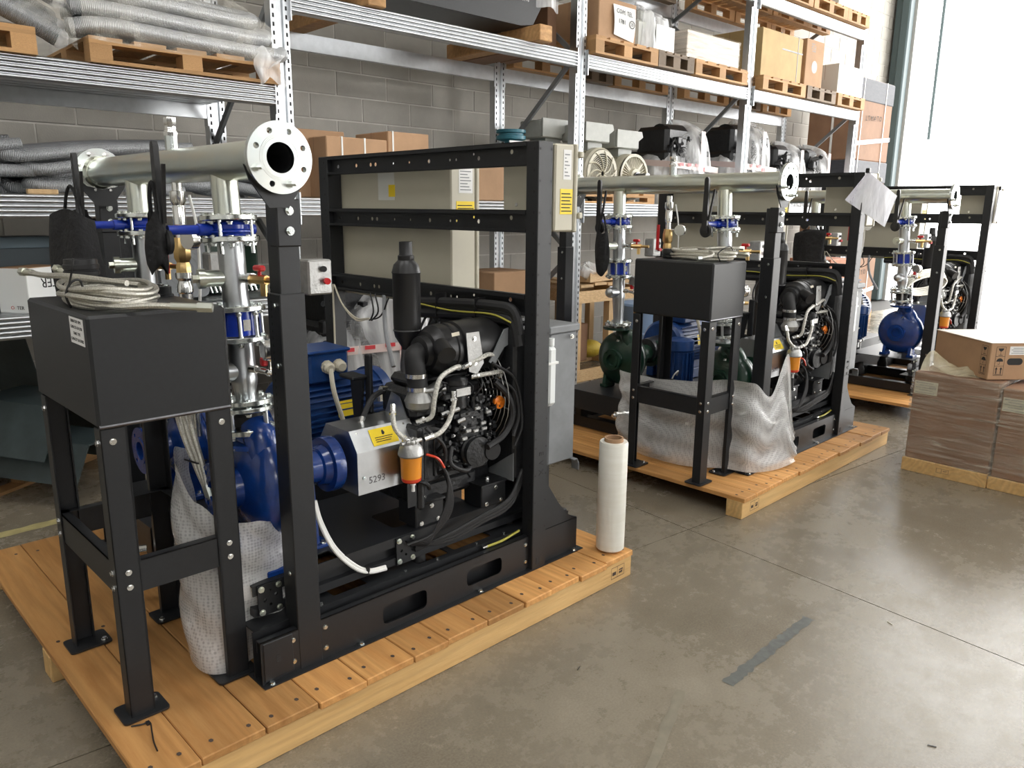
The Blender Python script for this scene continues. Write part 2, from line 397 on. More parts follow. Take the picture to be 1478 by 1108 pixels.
TAPE = mat('worn_tape', (.10, .105, .095), .55, nz=(30, .4))
TAP2 = mat('worn_floor_mark', (.21, .185, .135), .5, nz=(20, .25))
fl = struct('floor', MB().box(-7, 15.2, -9, 6.3, -.3, -.02), JNT)
ang = -.087; ca, sa = math.cos(ang), math.sin(ang)
slab = MB().box(-1.9975, 1.9975, -1.9975, 1.9975, -.02, 0).mesh('floor_slab', CONC)
for i in range(-3, 4):
    for j in range(-3, 3):
        # joints cross at about x 3.19, y 2.07
        lx, ly = 4*i-2, 4*j-2
        x = 3.19+lx*ca-ly*sa; y = 2.07+lx*sa+ly*ca
        if -7.5 < x < 14 and -9.5 < y < 7: piece('floor_slab', slab, fl, (x, y, 0), rot=(0, 0, ang))
def strip(pts, m, z=.0012):
    return MB().add([(x, y, z) for x, y in pts], [tuple(range(len(pts)))])
def ragged(x0, y0, x1, y1, w, n=14):
    d = Vector((x1-x0, y1-y0)); nrm = Vector((-d.y, d.x)).normalized(); a = []; b = []
    for i in range(n+1):
        p = Vector((x0, y0))+d*(i/n); a.append(p+nrm*w*(.35+.25*R.random())); b.append(p-nrm*w*(.35+.25*R.random()))
    return [(p.x, p.y) for p in a+b[::-1]]
struct('tape_mark', strip(ragged(2.17, 1.215, 2.80, 1.235, .045, 40), None), TAPE, fl)
struct('tape_mark', strip(ragged(1.35, 1.02, 2.02, 1.30, .035), None), TAP2, fl)
struct('tape_mark', strip(ragged(1.43, 1.06, 1.2, .72, .05), None), TAP2, fl)
struct('tape_mark', strip(ragged(-.2, 4.25, 1.6, 4.35, .07, 30), None), mat('worn_yellow_line', (.42, .36, .16), .6, nz=(14, .3)), fl)
# back wall: mortar bed with single blocks standing proud of it
wb = struct('wall_back', MB().box(-7, 15.3, 6.156, 6.45, -.02, 8.2), MOR)
blk = MB().box(-.2515, .2515, 0, .03, .005, .195, .004).mesh('block', BLK_W)
cand = []
for r in range(-1, 40):
    z = .12+.2*r
    for k in range(-22, 26):
        x0 = 3.69+.513*k+(.2565 if r % 2 else 0)
        xc = x0+.2565
        if xc < -6.9 or xc > 15: continue
        d = Vector((xc, 6.15, z+.1-1.58)); dz = d.dot(fw)
        vis = 0
        if dz > .5:
            px = 739+1118.7*d.dot(rt)/dz; py = 554-1118.7*d.dot(up)/dz
            if -40 < px < 1300 and -20 < py < 330: vis = 1/dz**2
        cand.append((vis, xc, z))
cand.sort(reverse=True)
for vis, x, z in cand[:300]: piece('block', blk, wb, (x, 6.15, z))
rest = MB()
for vis, x, z in cand[300:]: rest.box(x-.2515, x+.2515, 6.15, 6.18, z+.005, z+.195)
rs = struct('block_courses', rest, BLK_W, wb); rs['kind'] = 'stuff'
# gable wall with a big open doorway, left and front walls, ceiling with skylights
struct('wall_right', MB().prism([(-9, 0), (-4.4, 0), (-4.4, 7.0), (5.80, 7.0), (5.80, 0), (6.3, 0), (6.3, 8.2), (-9, 8.2)], (15, 0, 0), (0, 1, 0), (0, 0, 1), .3), PLA)
struct('trim_1', MB().box(14.78, 14.98, 5.84, 5.99, 0, 7.0, .02).box(14.84, 14.9, 5.99, 6.1, 0, 7.0), DGJ)
struct('trim_2', MB().box(15.68, 15.73, 5.60, 5.65, 2.9, 7.0, .01), DGJ)
struct('wall_left', MB().box(-7.2, -7, -9, 6.3, 0, 8.2), PLA)
PLD = mat('dark_wall_panel', (.20, .20, .20), .7)
struct('wall_front', MB().prism([(-7, 0), (9, 0), (9, 4.6), (14, 4.6), (14, 0), (15.3, 0), (15.3, 8.2), (-7, 8.2)], (0, -9.2, 0), (1, 0, 0), (0, 0, 1), -.2, [[(-5.5, 4.4), (2.0, 4.4), (2.0, 5.6), (-5.5, 5.6)], [(2.6, 4.4), (8.4, 4.4), (8.4, 5.6), (2.6, 5.6)]]), PLD)  # unseen ribbon windows and dark grey, added for bright stripes in metal reflections
struct('ceiling', MB().prism([(-7.2, -9.2), (15.3, -9.2), (15.3, 6.4), (-7.2, 6.4)], (0, 0, 8.0), (1, 0, 0), (0, 1, 0), .15,
    [[(x-1.2, y-.8), (x+1.2, y-.8), (x+1.2, y+.8), (x-1.2, y+.8)] for x, y in SKYL]), PLA)
yd = struct('yard', MB().box(15.3, 60, -30, 30, -.2, -.03), YAR)
yd2 = struct('yard_front', MB().box(-20, 15.3, -40, -9.2, -.2, -.03), YAR)
# ================================================================== pallet racking
FX = [-.3, 2.43, 5.15, 7.83, 10.5]; FY, BY = 4.7, 5.7
LOWER = 1.64
def upright_mesh(h):
    m = MB(); pr = [(-.06, 0), (-.024, 0), (-.018, .016), (.018, .016), (.024, 0), (.06, 0), (.06, .075), (.045, .075), (.045, .02), (-.045, .02), (-.045, .075), (-.06, .075)]
    m.prism(pr, (0, 0, 0), (1, 0, 0), (0, 1, 0), h)
    return m.mesh('upright', GAL)
def slot_mesh(h):
    m = MB()
    for k in range(int(h/.05)):
        z = .05+k*.05
        for x in (-.043, .043): m.add([(x-.006, -.0012, z), (x+.006, -.0012, z), (x+.006, -.0012, z+.024), (x-.006, -.0012, z+.024)], [(0, 1, 2, 3)])
    return m.mesh('slot_row', INK)
UH = 4.3
UM = upright_mesh(UH); SM = slot_mesh(UH)
footm = MB().box(-.075, .075, -.02, .11, 0, .006).bolt((-.06, .05, .006), (0, 0, 1)).bolt((.06, .05, .006), (0, 0, 1)).mesh('base_plate', GAL)
nm = ['left of the photo, outside the frame', 'rising behind the large manifold flange', 'rising beside the cream electric motors', 'between the wrapped engines and the tall cartons', 'at the doorway end of the racking']
for i, x in enumerate(FX):
    t = thing('rack_frame', 'galvanised slotted rack upright frame with diagonal braces '+nm[i], 'rack frame', (x, FY, 0), group='rack upright frames')
    for y, s in ((FY-.03, 1), (BY+.06, -1)):
        u = piece('upright', UM, t, (x, y if s > 0 else y-.08, 0)); 
        sl = bpy.data.objects.new('slot_row', SM); COL.objects.link(sl); sl.parent = u; sl['kind'] = 'stuff'
        piece('base_plate', footm, t, (x, y-(.0 if s > 0 else .08), 0))
    zs = [.35, 1.2, 2.0, 2.85, 3.65, 4.2]
    for k in range(5):
        a = (x-.02, FY+.05, zs[k]+.03) if k % 2 else (x-.02, BY-.02, zs[k]+.03); b = (x-.02, BY-.02, zs[k+1]-.03) if k % 2 else (x-.02, FY+.05, zs[k+1]-.03)
        d = Vector(b)-Vector(a); m = MB(); M = Matrix.Translation(Vector(a))@d.to_track_quat('Z', 'Y').to_matrix().to_4x4()
        m.box(-.012, .012, -.02, .02, 0, d.length, 0, M); part('brace', m, GRY if i else GAL, t)
def beam(x0, x1, y, z, face, label, hgt=.122):
    """profiled beam: five ridges on the face towards face*-y"""
    L = x1-x0; pr = [(0, 0)]; n = 5; s = face
    for k in range(n):
        a = hgt*k/n; w = hgt/n
        pr += [(-s*.001, a+.002), (-s*.009, a+w*.16), (-s*.0125, a+w*.35), (-s*.0135, a+w*.5), (-s*.0125, a+w*.65), (-s*.009, a+w*.84), (-s*.001, a+w*.98)]
    pr += [(0, hgt), (s*.045, hgt), (s*.045, 0)]
    t = thing('shelf_rail', label, 'rack rail', (x0, y, z), group='shelf rails of the racking')
    part('ribbed_profile', MB().prism([(p[0], p[1]) for p in pr], (x0, y, z), (0, 1, 0), (0, 0, 1), L), GAL, t, ang=38)
    for xx in (x0, x1-.004): part('end_connector', MB().box(xx-.002, xx+.006, y-.012 if s > 0 else y-.05, y+.05 if s > 0 else y+.012, z-.05, z+hgt+.03), GAL, t)
    return t
bayname = ['of the near left bay', 'of the bay behind the nearest pump set', 'of the bay behind the middle pump set', 'of the far bay beside the bright doorway']
LEV = {0: [(.9, 'lowest'), (1.515, 'middle'), (2.19, 'upper')], 1: [(1.525, 'lower'), (2.745, 'upper')], 2: [(1.525, 'lower'), (2.745, 'middle'), (3.71, 'top')], 3: [(1.525, 'lower'), (2.745, 'middle'), (3.71, 'top')]}
for bay, lv in LEV.items():
    x0, x1 = FX[bay]+.062, FX[bay+1]-.062
    for z, ln in lv:
        beam(x0, x1, FY-.045, z, 1, 'ribbed galvanised front rail at the %s level %s' % (ln, bayname[bay]))
        beam(x0, x1, BY+.03, z, -1, 'ribbed galvanised rear rail at the %s level %s' % (ln, bayname[bay]))
def deck(bay, z, label):
    x0, x1 = FX[bay]+.07, FX[bay+1]-.07
    t = thing('shelf_deck', label, 'shelf', (x0, FY+.02, z), group='steel shelf decks')
    n = 9; h = (BY-.03-(FY+.02))/n
    for k in range(n):
        y = FY+.02+k*h; m = MB(); m.prism([(0, 0), (.012, -.028), (h-.014, -.028), (h-.002, 0), (h-.002, .002), (0, .002)], (x0, y, z), (0, 1, 0), (0, 0, 1), x1-x0)
        part('deck_panel', m, GAL, t)
deck(0, 2.31, 'galvanised steel panel deck under the plastic wrapped hose bundles')
deck(0, 1.635, 'galvanised steel panel deck under the loops of grey conduit')
deck(0, 1.02, 'galvanised steel panel deck under the white carton at left')
deck(1, 1.645, 'galvanised steel panel deck under the small brown boxes')
deck(2, 1.645, 'galvanised steel panel deck under the cream fan motors')
deck(3, 1.645, 'galvanised steel panel deck under the film wrapped engines by the doorway')
# wooden pallets
CUBE = {}
def cube(m):
    if m.name not in CUBE: CUBE[m.name] = MB().box(-.5, .5, -.5, .5, -.5, .5).mesh('board', m)
    return CUBE[m.name]
def pallet(x, y, z, label, w=1.2, d=.8, m=WDP, group='wooden pallets on the racking', rz=0., boards=5, hb=.09):
    """base corner-centre at (x,y) front middle; w along x, d along y"""
    M = Matrix.Translation((x, y, z))@Matrix.Rotation(rz, 4, 'Z')
    t = thing('pallet', label, 'pallet', (0, 0, 0), M, group); c = cube(m)
    e = .018
    for k in range(3):
        yy = .05+k*(d-.1)/2
        piece('bottom_board', c, t, (0, yy, e/2), (w, .1, e))
        piece('stringer_board', c, t, (0, yy, e*1.5+hb), (w, .1, e))
        for q in range(3): piece('block', c, t, (-w/2+.055+q*(w-.11)/2, yy, e+hb/2), (.11, .1, hb-.001))
    for k in range(boards):
        bw = w/boards*.78; xx = -w/2+bw/2+k*(w-bw)/(boards-1); piece('deck_board', c, t, (xx, d/2, e*2.5+hb), (bw, d, e))
    return t
# ================================================================== fire pump sets (u along the skid, v towards the wall, origin at the pallet's far right floor corner)
UA = Vector((.99974655, .02251285, 0)); UB = Vector((-.02251285, .99974655, 0)); UP0 = Vector((2.574, 1.951, 0))
def unit(sh, dv=0., dz=0.):
    o = UP0+UA*sh+UB*dv; return Matrix(((UA.x, UB.x, 0, o.x), (UA.y, UB.y, 0, o.y), (0, 0, 1, dz), (0, 0, 0, 1)))
U1 = unit(0); U2 = unit(2.93, -.016); U3 = unit(5.72, -.02)
PH = .12
UNITS = []           # (object, label template, copy to 2?, copy to 3?)
WHO = ['of the nearest pump set', 'of the middle pump set', 'of the farthest pump set']
def ut(name, lab, cat, o, c2=True, c3=True, group=None):
    t = thing(name, lab+' '+WHO[0], cat, o, U1, group); UNITS.append((t, lab, c2, c3)); return t
# ---- crating pallet: boards run across, on three long runners
def crate_pallet(U, length, label, seed):
    rr = random.Random(seed); t = thing('shipping_pallet', label, 'pallet', (-length, 0, 0), U, 'shipping pallets under the pump sets')
    for v in (0.0, .86, 1.74): part('runner', MB().box(-length+(.0 if v else .0), -.004, v, v+.095, 0, .094, .003), WDX, t)
    u = 0; nails = MB()
    while u > -length+.06:
        w = min(rr.choice((.15, .17, .19, .20)), u+length)
        if u-w > -length and u-w < -length+.07: w = u+length
        j0 = rr.uniform(-.006, .006); dz = rr.uniform(-.003, .002)
        m = MB().box(-w/2+.0015, w/2-.0015, -.95, .95, -.0125, .0125, .003)
        ob = part('plank', MB(), WDY, t); bpy.data.meshes.remove(ob.data) if False else None
        ob.data = m.mesh('plank', WDY); ob.location = Vector((u-w/2, .95+j0-.008, .107+dz))-ORGN[t.name]
        for v in (.045, .90, 1.78):
            for q in (-.28, .28):
                a, b = u-w/2+q*w+rr.uniform(-.01, .01), v+rr.uniform(-.015, .015); zz = .1203+dz
                nails.add([(a+.007*math.cos(i*PI/3), b+.009*math.sin(i*PI/3), zz) for i in range(6)], [(0, 1, 2, 3, 4, 5)])
        u -= w
    n = part('nail', nails, NAI, t); n['kind'] = 'stuff'
    return t
pal = []
for k, (U, L_) in enumerate(((U1, 2.08), (U2, 2.0), (U3, 2.0))):
    pal.append(crate_pallet(U, L_, 'plank-topped pine shipping pallet under the '+('nearest pump set and the upright film roll', 'middle pump set with dark green pumps', 'farthest pump set, behind the wrapped cartons')[k], 5+k))
    # heat-treatment stamp on the runner end
    if k < 2:
        u0 = -.1 if k == 0 else -1.87
        fr = MB(); w, h = .045, .026
        for a, b, c, d in ((-w, w, h, h-.002), (-w, w, -h, -h+.002), (-w, -w+.002, -h, h), (w-.002, w, -h, h), (-.004, -.002, -h, h), (-w+.008, -.012, -.012, .004), (.008, w-.01, .002, .008), (.008, w-.014, -.01, -.004)):
            fr.add([(u0+a, -.0007, .05+c), (u0+b, -.0007, .05+c), (u0+b, -.0007, .05+d), (u0+a, -.0007, .05+d)], [(0, 1, 2, 3)])
        part('stamp', fr, NAI, pal[k], 'dark burnt-in stamp')
        text('stamp_lettering', 'HT', .018, (u0+.022, -.0008, .042), (1, 0, 0), (0, 0, 1), NAI, pal[k])
# ---- skid frame with the panel portal
sk = ut('skid_frame', 'black folded-steel base frame with three-rail portal', 'frame', (-.9, .9, PH))
Z0 = PH
def rail(v, sgn, name='side_rail'):
    m = MB(); sl = [rrect(-1.2, -1.005, .150, .222, .02), rrect(-.81, -.625, .158, .226, .02)]
    m.prism([(-1.655, Z0+.004), (-.17, Z0+.004), (-.17, .268), (-1.655, .268)], (0, v+sgn*.028, 0), (1, 0, 0), (0, 0, 1), .004, sl)
    m.box(-1.66, -.15, min(v, v+sgn*.12), max(v, v+sgn*.12), Z0, Z0+.004)
    m.box(-1.655, -.17, *sorted((v+sgn*.024, v+sgn*.05)), .264, .268)
    m.box(-1.655, -.17, *sorted((v+sgn*.048, v+sgn*.052)), .225, .268)
    m.box(-1.655, -.17, *sorted((v+sgn*.075, v+sgn*.079)), Z0, .282)
    return part(name, m, BLK, sk)
r1 = rail(.158, 1); r2 = rail(1.69, -1)
tp = MB(); tp.prism([(-1.645, .236), (-.18, .236), (-.18, .36), (-1.645, .36)], (0, 0, .276), (1, 0, 0), (0, 1, 0), .005, [rrect(-1.34, -1.2, .27, .34, .01), rrect(-.98, -.83, .265, .335, .01), rrect(-.8, -.6, .27, .34, .01)])
part('top_plate', tp, BLK, sk)
bt = MB()
for u in (-1.63, -1.3, -.75, -.2): bt.bolt((u, .17, Z0+.004), (0, 0, 1), .009, .008)
for u in (-1.4, -1.05, -.9, -.7, -.55): bt.bolt((u, .25, .281), (0, 0, 1), .006, .005, False)
for z in (.16, .235):
    for u in (-1.545, -1.428, -.49): bt.bolt((u, .184, z), (0, -1, 0), .008, .006)
part('bolts', bt, ZNC, sk, 'zinc bolts')['kind'] = 'stuff'
part('end_plate', MB().box(-1.648, -1.548, .178, .1855, Z0+.012, .262, .002), BLK, sk)
text('stencil_letter', 'E', .04, (-1.6, .1775, .195), (1, 0, 0), (0, 0, 1), INK, sk)
for u in (-1.58, -1.0, -.35): part('cross_member', MB().box(u, u+.07, .24, 1.61, Z0+.004, .2, .003), BLK, sk)
part('middle_rail', MB().box(-1.6, -.25, .86, .92, Z0+.004, .26, .003), BLK, sk)
# gusset foot on the far right end of the front rail
g = MB(); g.prism([(-.40, .26), (-.40, .50), (-.385, .50), (-.295, .37), (-.235, .30), (-.185, .272), (-.175, .272), (-.175, .14), (-.40, .14)], (0, .183, 0), (1, 0, 0), (0, 0, 1), -.0-.004)
part('gusset', g, BLK, sk)
part('end_block', MB().box(-.26, -.215, .2, .25, .27, .315, .004), BLK, sk)
# portal
def portal_post(v0, v1):
    m = MB(); m.box(-.472, -.392, v0, v1, Z0, 1.83, .003); p = part('portal_post', m, BLK, sk)
    h = MB(); vo = v0-.0006 if v0 < 1 else v0-.0006
    for k in range(40):
        z = .3+k*.0385
        for u in (-.462, -.402):
            if k % 3 == 0 or (u < -.45 and 8 < k < 26): h.add([(u+.0045*math.cos(i*PI/4), vo, z+.0045*math.sin(i*PI/4)) for i in range(8)], [tuple(range(8))])
        if k % 2: h.add([(-.4726, (v0+v1)/2-.012+.004*math.cos(i*PI/4), z+.006*math.sin(i*PI/4)) for i in range(8)], [tuple(range(8))])
    q = part('hole_row', h, INK, p); q['kind'] = 'stuff'; return p
pp = portal_post(.16, .224); pp2 = portal_post(1.62, 1.70)
part('cable_notch', MB().box(-.452, -.425, .1585, .165, .135, .175, .004), INK, sk)
for i, ch in enumerate('EVX'): text('stencil_letter', ch, .036, (-.43, .1592, .62-.04*i), (0, 0, -1), (1, 0, 0), INK, sk)
for z0, z1 in ((1.742, 1.83), (1.495, 1.58), (1.176, 1.258)):
    m = MB(); hs = []
    zc = (z0+z1)/2
    for v in (.33, .52, .55, .66, .70, .84, .98, 1.10, 1.24, 1.28, 1.40, 1.56): hs.append(circ(v, zc+.012*(1 if int(v*100) % 2 else -.4), .006 if int(v*50) % 2 else .0095, 8))
    m.prism([(.224, z0), (1.62, z0), (1.62, z1), (.224, z1)], (-.445, 0, 0), (0, 1, 0), (0, 0, 1), .003, hs)
    m.box(-.472, -.442, .224, 1.62, z1-.003, z1).box(-.472, -.442, .224, 1.62, z0, z0+.003).box(-.472, -.469, .224, 1.62, z0, z0+.012).box(-.472, -.469, .224, 1.62, z1-.016, z1)
    part('portal_rail', m, BLK, sk)
# manifold posts: lower channel, narrower upper channel, clamp head
def mpost(v, name='manifold_post'):
    m = MB(); m.box(-1.526, -1.443, v, v+.078, Z0, 1.335, .003); m.box(-1.519, -1.450, v+.006, v+.070, 1.33, 1.60, .003); p = part(name, m, BLK, sk)
    q = MB(); q.box(-1.523, -1.446, v-.003, v+.05, 1.47, 1.605, .004); part('clamp_head', q, BLK, p)
    b = MB()
    for z in (1.572, 1.515): b.bolt((-1.483, v-.004, z), (0, -1, 0), .011, .01)
    for z in (1.30, 1.12, .45): b.bolt((-1.527, v+.03, z), (-1, 0, 0), .007, .005)
    part('bolts', b, ZNC, p)
    k = MB()
    for i in range(22):
        z = .9+i*.0215
        k.add([(-1.5266, v+.052+.003*math.cos(j*PI/3), z+.005*math.sin(j*PI/3)) for j in range(6)], [tuple(range(6))])
    part('hole_row', k, INK, p)['kind'] = 'stuff'
    return p
mpost(.18); mpost(1.70)
# ---- manifold
MU, MZ = -1.515, 1.715
mf = ut('discharge_manifold', 'zinc-plated steel discharge header pipe with open drilled flange', 'pipe', (MU, .15, MZ))
part('header_pipe', MB().cyl((MU, .168, MZ), (MU, 1.665, MZ), .056, 32, cap=False), ZNY, mf)
def flange_plate(v0, th, holes=True, rb=.042):
    m = MB(); n = 48; out = circ(0, 0, .098, n); hl = [circ(0, 0, rb, 28)]
    if holes:
        for i in range(8): a = (i+.5)*PI/4; hl.append(circ(.076*math.cos(a), .076*math.sin(a), .0085, 10))
    return m.prism(out, (MU, v0+th, MZ), (1, 0, 0), (0, 0, 1), th, hl)
fp = part('open_flange', flange_plate(.15, .018), ZNC, mf)
m = MB()
for r in (.054, .058, .062): m.lathe((MU, .15, MZ), (0, -1, 0), [(0, r+.0008), (.0009, r+.0004), (.0009, r-.0004), (0, r-.0008)], 40, False, False)
part('sealing_groove', m, STL, fp)
m = MB(); m.lathe((MU, .152, MZ), (0, 1, 0), [(0, .0425), (.03, .0425), (.03, .052), (.4, .052)], 28, False, True); part('bore', m, mat('dark_pipe_inside', (.05, .05, .055), .4, .5), mf)
for a in (-1.178, -2.75): part('flange_bolt', MB().bolt((MU+.076*math.cos(a), .15, MZ+.076*math.sin(a)), (0, -1, 0), .012, .016, True, .016), ZNC, fp)
bf = part('blind_flange', MB().lathe((MU, 1.665, MZ), (0, 1, 0), [(0, .096), (.018, .096), (.02, .094), (.022, .096), (.038, .096)], 40), ZNC, mf)
for i in range(8):
    a = (i+.5)*PI/4; part('flange_bolt', MB().bolt((MU+.076*math.cos(a), 1.665, MZ+.076*math.sin(a)), (0, -1, 0), .0115, .012, True, .006), STL, bf)
part('neck_ring', MB().lathe((MU, 1.64, MZ), (0, 1, 0), [(0, .057), (.012, .063), (.026, .066)], 32), ZNY, mf)
# black saddle plates under the flanges
for v in (.172, 1.648):
    p = MB(); p.prism([(-.098, -.02), (-.085, -.06), (-.03, -.135), (.03, -.135), (.085, -.06), (.098, -.02), (.06, -.056), (.0, -.068), (-.06, -.056)], (MU, v+.006, MZ), (1, 0, 0), (0, 0, 1), .006); part('saddle_plate', p, BLK, mf)
nb = part('air_vent_nipple', MB().cyl((MU, .90, MZ+.05), (MU, .90, MZ+.105), .021, 16), ZNC, mf)
part('vent_valve', MB().lathe((MU, .90, MZ+.100), (0, 0, 1), [(0, .023), (.012, .024), (.02, .019), (.035, .019), (.04, .022), (.06, .021)], 8), STL, nb)
# ---- risers
AX = {}
def riser(v0, v1, label, rubber, sc=1.):
    """vertical pipe train from the manifold down to the pump; axis leans slightly"""
    top = Vector((MU, v0, 1.665)); bot = Vector((MU, v1, .838)); d = (bot-top).normalized()
    P = lambda z: top+d*((z-top.z)/d.z)
    t = ut('discharge_riser', label, 'pipe', bot); r = .041*sc; fr = .088*sc
    def fl(z, th=.016, name='pipe_flange', n=4, m=ZNC, par=None, stud=.0, a0=.4):
        f = part(name, MB().lathe(P(z+th/2), d, [(0, fr-.002), (.002, fr), (th-.002, fr), (th, fr-.002)], 36), m, par or t)
        b = MB()
        for i in range(n*2 if n == 4 else n):
            a = a0+i*2*PI/(n*2 if n == 4 else n); o = Vector((math.cos(a), math.sin(a), 0))*(fr*.8)
            b.bolt(P(z+th/2)+o, (0, 0, 1), .0095, .009); b.bolt(P(z-th/2)+o, (0, 0, -1), .0095, .009, True, stud)
        part('flange_bolts', b, ZNC, f)['kind'] = 'stuff'; return f
    part('pipe_stub', MB().cyl(P(1.70), P(1.55), r, 24), ZNY, t)
    fl(1.546, stud=.0); 
    bv = part('butterfly_valve', MB().lathe(P(1.536), d, [(0, r*1.35), (.006, r*1.55), (.012, r*1.38), (.024, r*1.38), (.03, r*1.7), (.034, r*1.7), (.04, r*1.4), (.046, r*1.35)], 28), VBL, t)
    c = P(1.512); nk = MB(); nk.cyl(c+Vector((-.03, 0, 0)), c+Vector((-.19, 0, 0)), .0145, 14); nk.cyl(c+Vector((-.06, 0, 0)), c+Vector((-.10, 0, 0)), .019, 14); nk.cyl(c+Vector((.04, 0, 0)), c+Vector((.085, 0, 0)), .016, 12)
    part('valve_neck', nk, VBL, bv)
    b = MB()
    for i in range(4):
        a = .75+i*PI/2; o = Vector((math.cos(a), math.sin(a), 0))*(fr*.8); b.cyl(P(1.56)+o, P(1.44)+o, .0062, 8)
    part('stud', b, ZNC, t)
    fl(1.48)
    h = part('hand_lever', MB().lathe(c+Vector((-.186, 0, -.035)), (-1, 0, 0), [(0, .036), (.012, .038), (.018, .03)], 24).prism([(-.017, -.045), (.017, -.045), (.013, .24), (.006, .252), (-.006, .252), (-.013, .24)], c+Vector((-.2, 0, 0)), (0, 1, 0), (0, 0, 1), -.016), BLK2, t)
    part('release_grip', MB().prism([(-.006, 0), (.006, 0), (.005, .17), (-.005, .17)], c+Vector((-.2, -.02, .02)), (0, .985, 0), (0, -.17, .985), -.01), BLK2, h)
    part('pipe_spool', MB().cyl(P(1.475), P(1.27), r, 24), GAL, t)
    # side outlet with plug, facing the camera side, and the pressure switch branch to the right
    s0 = P(1.362); so = part('side_outlet', MB().cyl(s0, s0+Vector((-.085, .02, 0)), .026, 20).cyl(s0+Vector((-.085, .02, 0)), s0+Vector((-.105, .024, 0)), .031, 20).cyl(s0+Vector((-.105, .024, 0)), s0+Vector((-.122, .027, 0)), .014, 6), ZNY, t)
    sb = part('branch_pipe', MB().cyl(s0, s0+Vector((.02, -.075, .0)), .0145, 14).cyl(s0+Vector((.018, -.07, 0)), s0+Vector((.02, -.088, 0)), .019, 14), STL, t)
    vb = MB(); q = s0+Vector((.022, -.085, 0)); vb.cyl(q, q+Vector((.016, -.06, 0)), .015, 8); vb.cyl(q+Vector((.012, -.045, 0)), q+Vector((.012, -.045, -.05)), .011, 8); vb.cyl(q+Vector((.016, -.06, 0)), q+Vector((.03, -.11, 0)), .009, 10)
    bvb = part('brass_valve', vb, BRS, t)
    part('red_tap', MB().cyl(q+Vector((.008, -.03, .012)), q+Vector((.008, -.03, .03)), .006, 8).box(q.x-.004, q.x+.02, q.y-.052, q.y-.006, q.z+.026, q.z+.044, .005), RED, bvb)
    fl(1.265)
    ck = part('check_valve', MB().cyl(P(1.255), P(1.18), r*1.42, 26), VBL, t)
    part('name_plate', MB().box(MU-.012, MU+.012, P(1.21).y-r*1.46, P(1.21).y-r*1.40, 1.20, 1.235), STL, ck)
    b = MB()
    for i in range(8):
        a = .4+i*PI/4; o = Vector((math.cos(a), math.sin(a), 0))*(fr*.8); b.cyl(P(1.28)+o, P(1.15)+o, .0065, 8)
    part('stud', b, GAL, t)
    fl(1.168)
    low = .967 if rubber else .85
    part('pipe_spool', MB().lathe(P(1.16), d, [(0, r), (.11, r), (.125, r*1.06), (.14, r*.98), (1.16-low-.02, r*.8), (1.16-low, r*.8)], 24), GAL, t)
    x0 = P(1.065); cs = part('sensor_boss', MB().cyl(x0, x0+Vector((-.07, .012, 0)), .034, 20).sphere(x0+Vector((-.07, .012, 0)), .034, 14, 8), GAL, t)
    gp = MB(); a = x0+Vector((.005, -.03, .01)); gp.cyl(a, a+Vector((.012, -.03, 0)), .013, 10).cyl(a+Vector((.012, -.03, 0)), a+Vector((.037, -.056, -.008)), .0095, 10).sphere(a+Vector((.04, -.06, -.008)), .014, 10, 6).cyl(a+Vector((.04, -.06, -.008)), a+Vector((.04, -.06, .03)), .008, 8)
    gv = part('gauge_branch', gp, STL, t); part('red_tap', MB().box(a.x+.018, a.x+.036, a.y-.062, a.y-.04, a.z+.012, a.z+.04, .004), RED, gv)
    gc = a+Vector((.04, -.06, .062)); gd = Vector((-.55, .1, 0)).normalized()
    gg = part('pressure_gauge', MB().lathe(gc-gd*.016, gd, [(0, .036), (.006, .037), (.008, .034), (.03, .034), (.034, .031)], 24), STL, t); part('gauge_back', MB().lathe(gc+gd*.0181, gd, [(0, .030), (.001, .029)], 20), ALU, gg)
    part('gauge_outlet', MB().cyl(a+Vector((.04, -.06, -.008)), a+Vector((.07, -.078, -.008)), .011, 6), BRS, gv)
    if rubber:
        fl(.967); fl(.944, .014); part('rubber_joint', MB().lathe(P(.937), d, [(0, r*.95), (.02, r*1.12), (.034, r*1.02), (.05, r*1.12), (.06, r*.9)], 24), RUB, t)
        b = MB()
        for i in range(4):
            a = .4+i*PI/2; o = Vector((math.cos(a), math.sin(a), 0))*(fr*.84); b.cyl(P(.955)+o, P(.85)+o, .008, 8)
        part('stud', b, GAL, t)
        fl(.871, .018)
    else: fl(.858, .018)
    return t
rz1 = riser(.513, .455, 'galvanised diesel-side riser with blue valves and rubber joint', True)
rz2 = riser(1.262, 1.235, 'galvanised motor-side riser with blue butterfly and check valves', False, .98)
# ---- thin jockey line
jl = ut('jockey_pipe', 'thin vertical pipe with brass valve between the two risers', 'pipe', (MU, .885, .8))
m = MB(); m.lathe((MU, .885, 1.67), (0, 0, -1), [(0, .017), (.035, .017), (.038, .026), (.07, .026), (.085, .019), (.09, .021), (.15, .021), (.155, .016), (.2, .016)], 16); part('vertical_pipe', m, STL, jl)
m = MB(); m.lathe((MU, .885, 1.475), (0, 0, -1), [(0, .024), (.03, .03), (.07, .03), (.085, .022), (.1, .026), (.12, .026)], 8); jb = part('brass_valve', m, BRS, jl)
part('red_lever', MB().prism([(-.008, 0), (.008, 0), (.01, -.15), (-.01, -.15)], (MU-.04, .93, 1.5), (0, 1, 0), (0, 0, 1), .006), RED, jb)
m = MB(); m.lathe((MU, .885, 1.355), (0, 0, -1), [(0, .03), (.02, .03), (.03, .022), (.05, .028), (.07, .028), (.075, .024), (.28, .024), (.29, .017), (.6, .017)], 16); part('vertical_pipe', m, STL, jl)
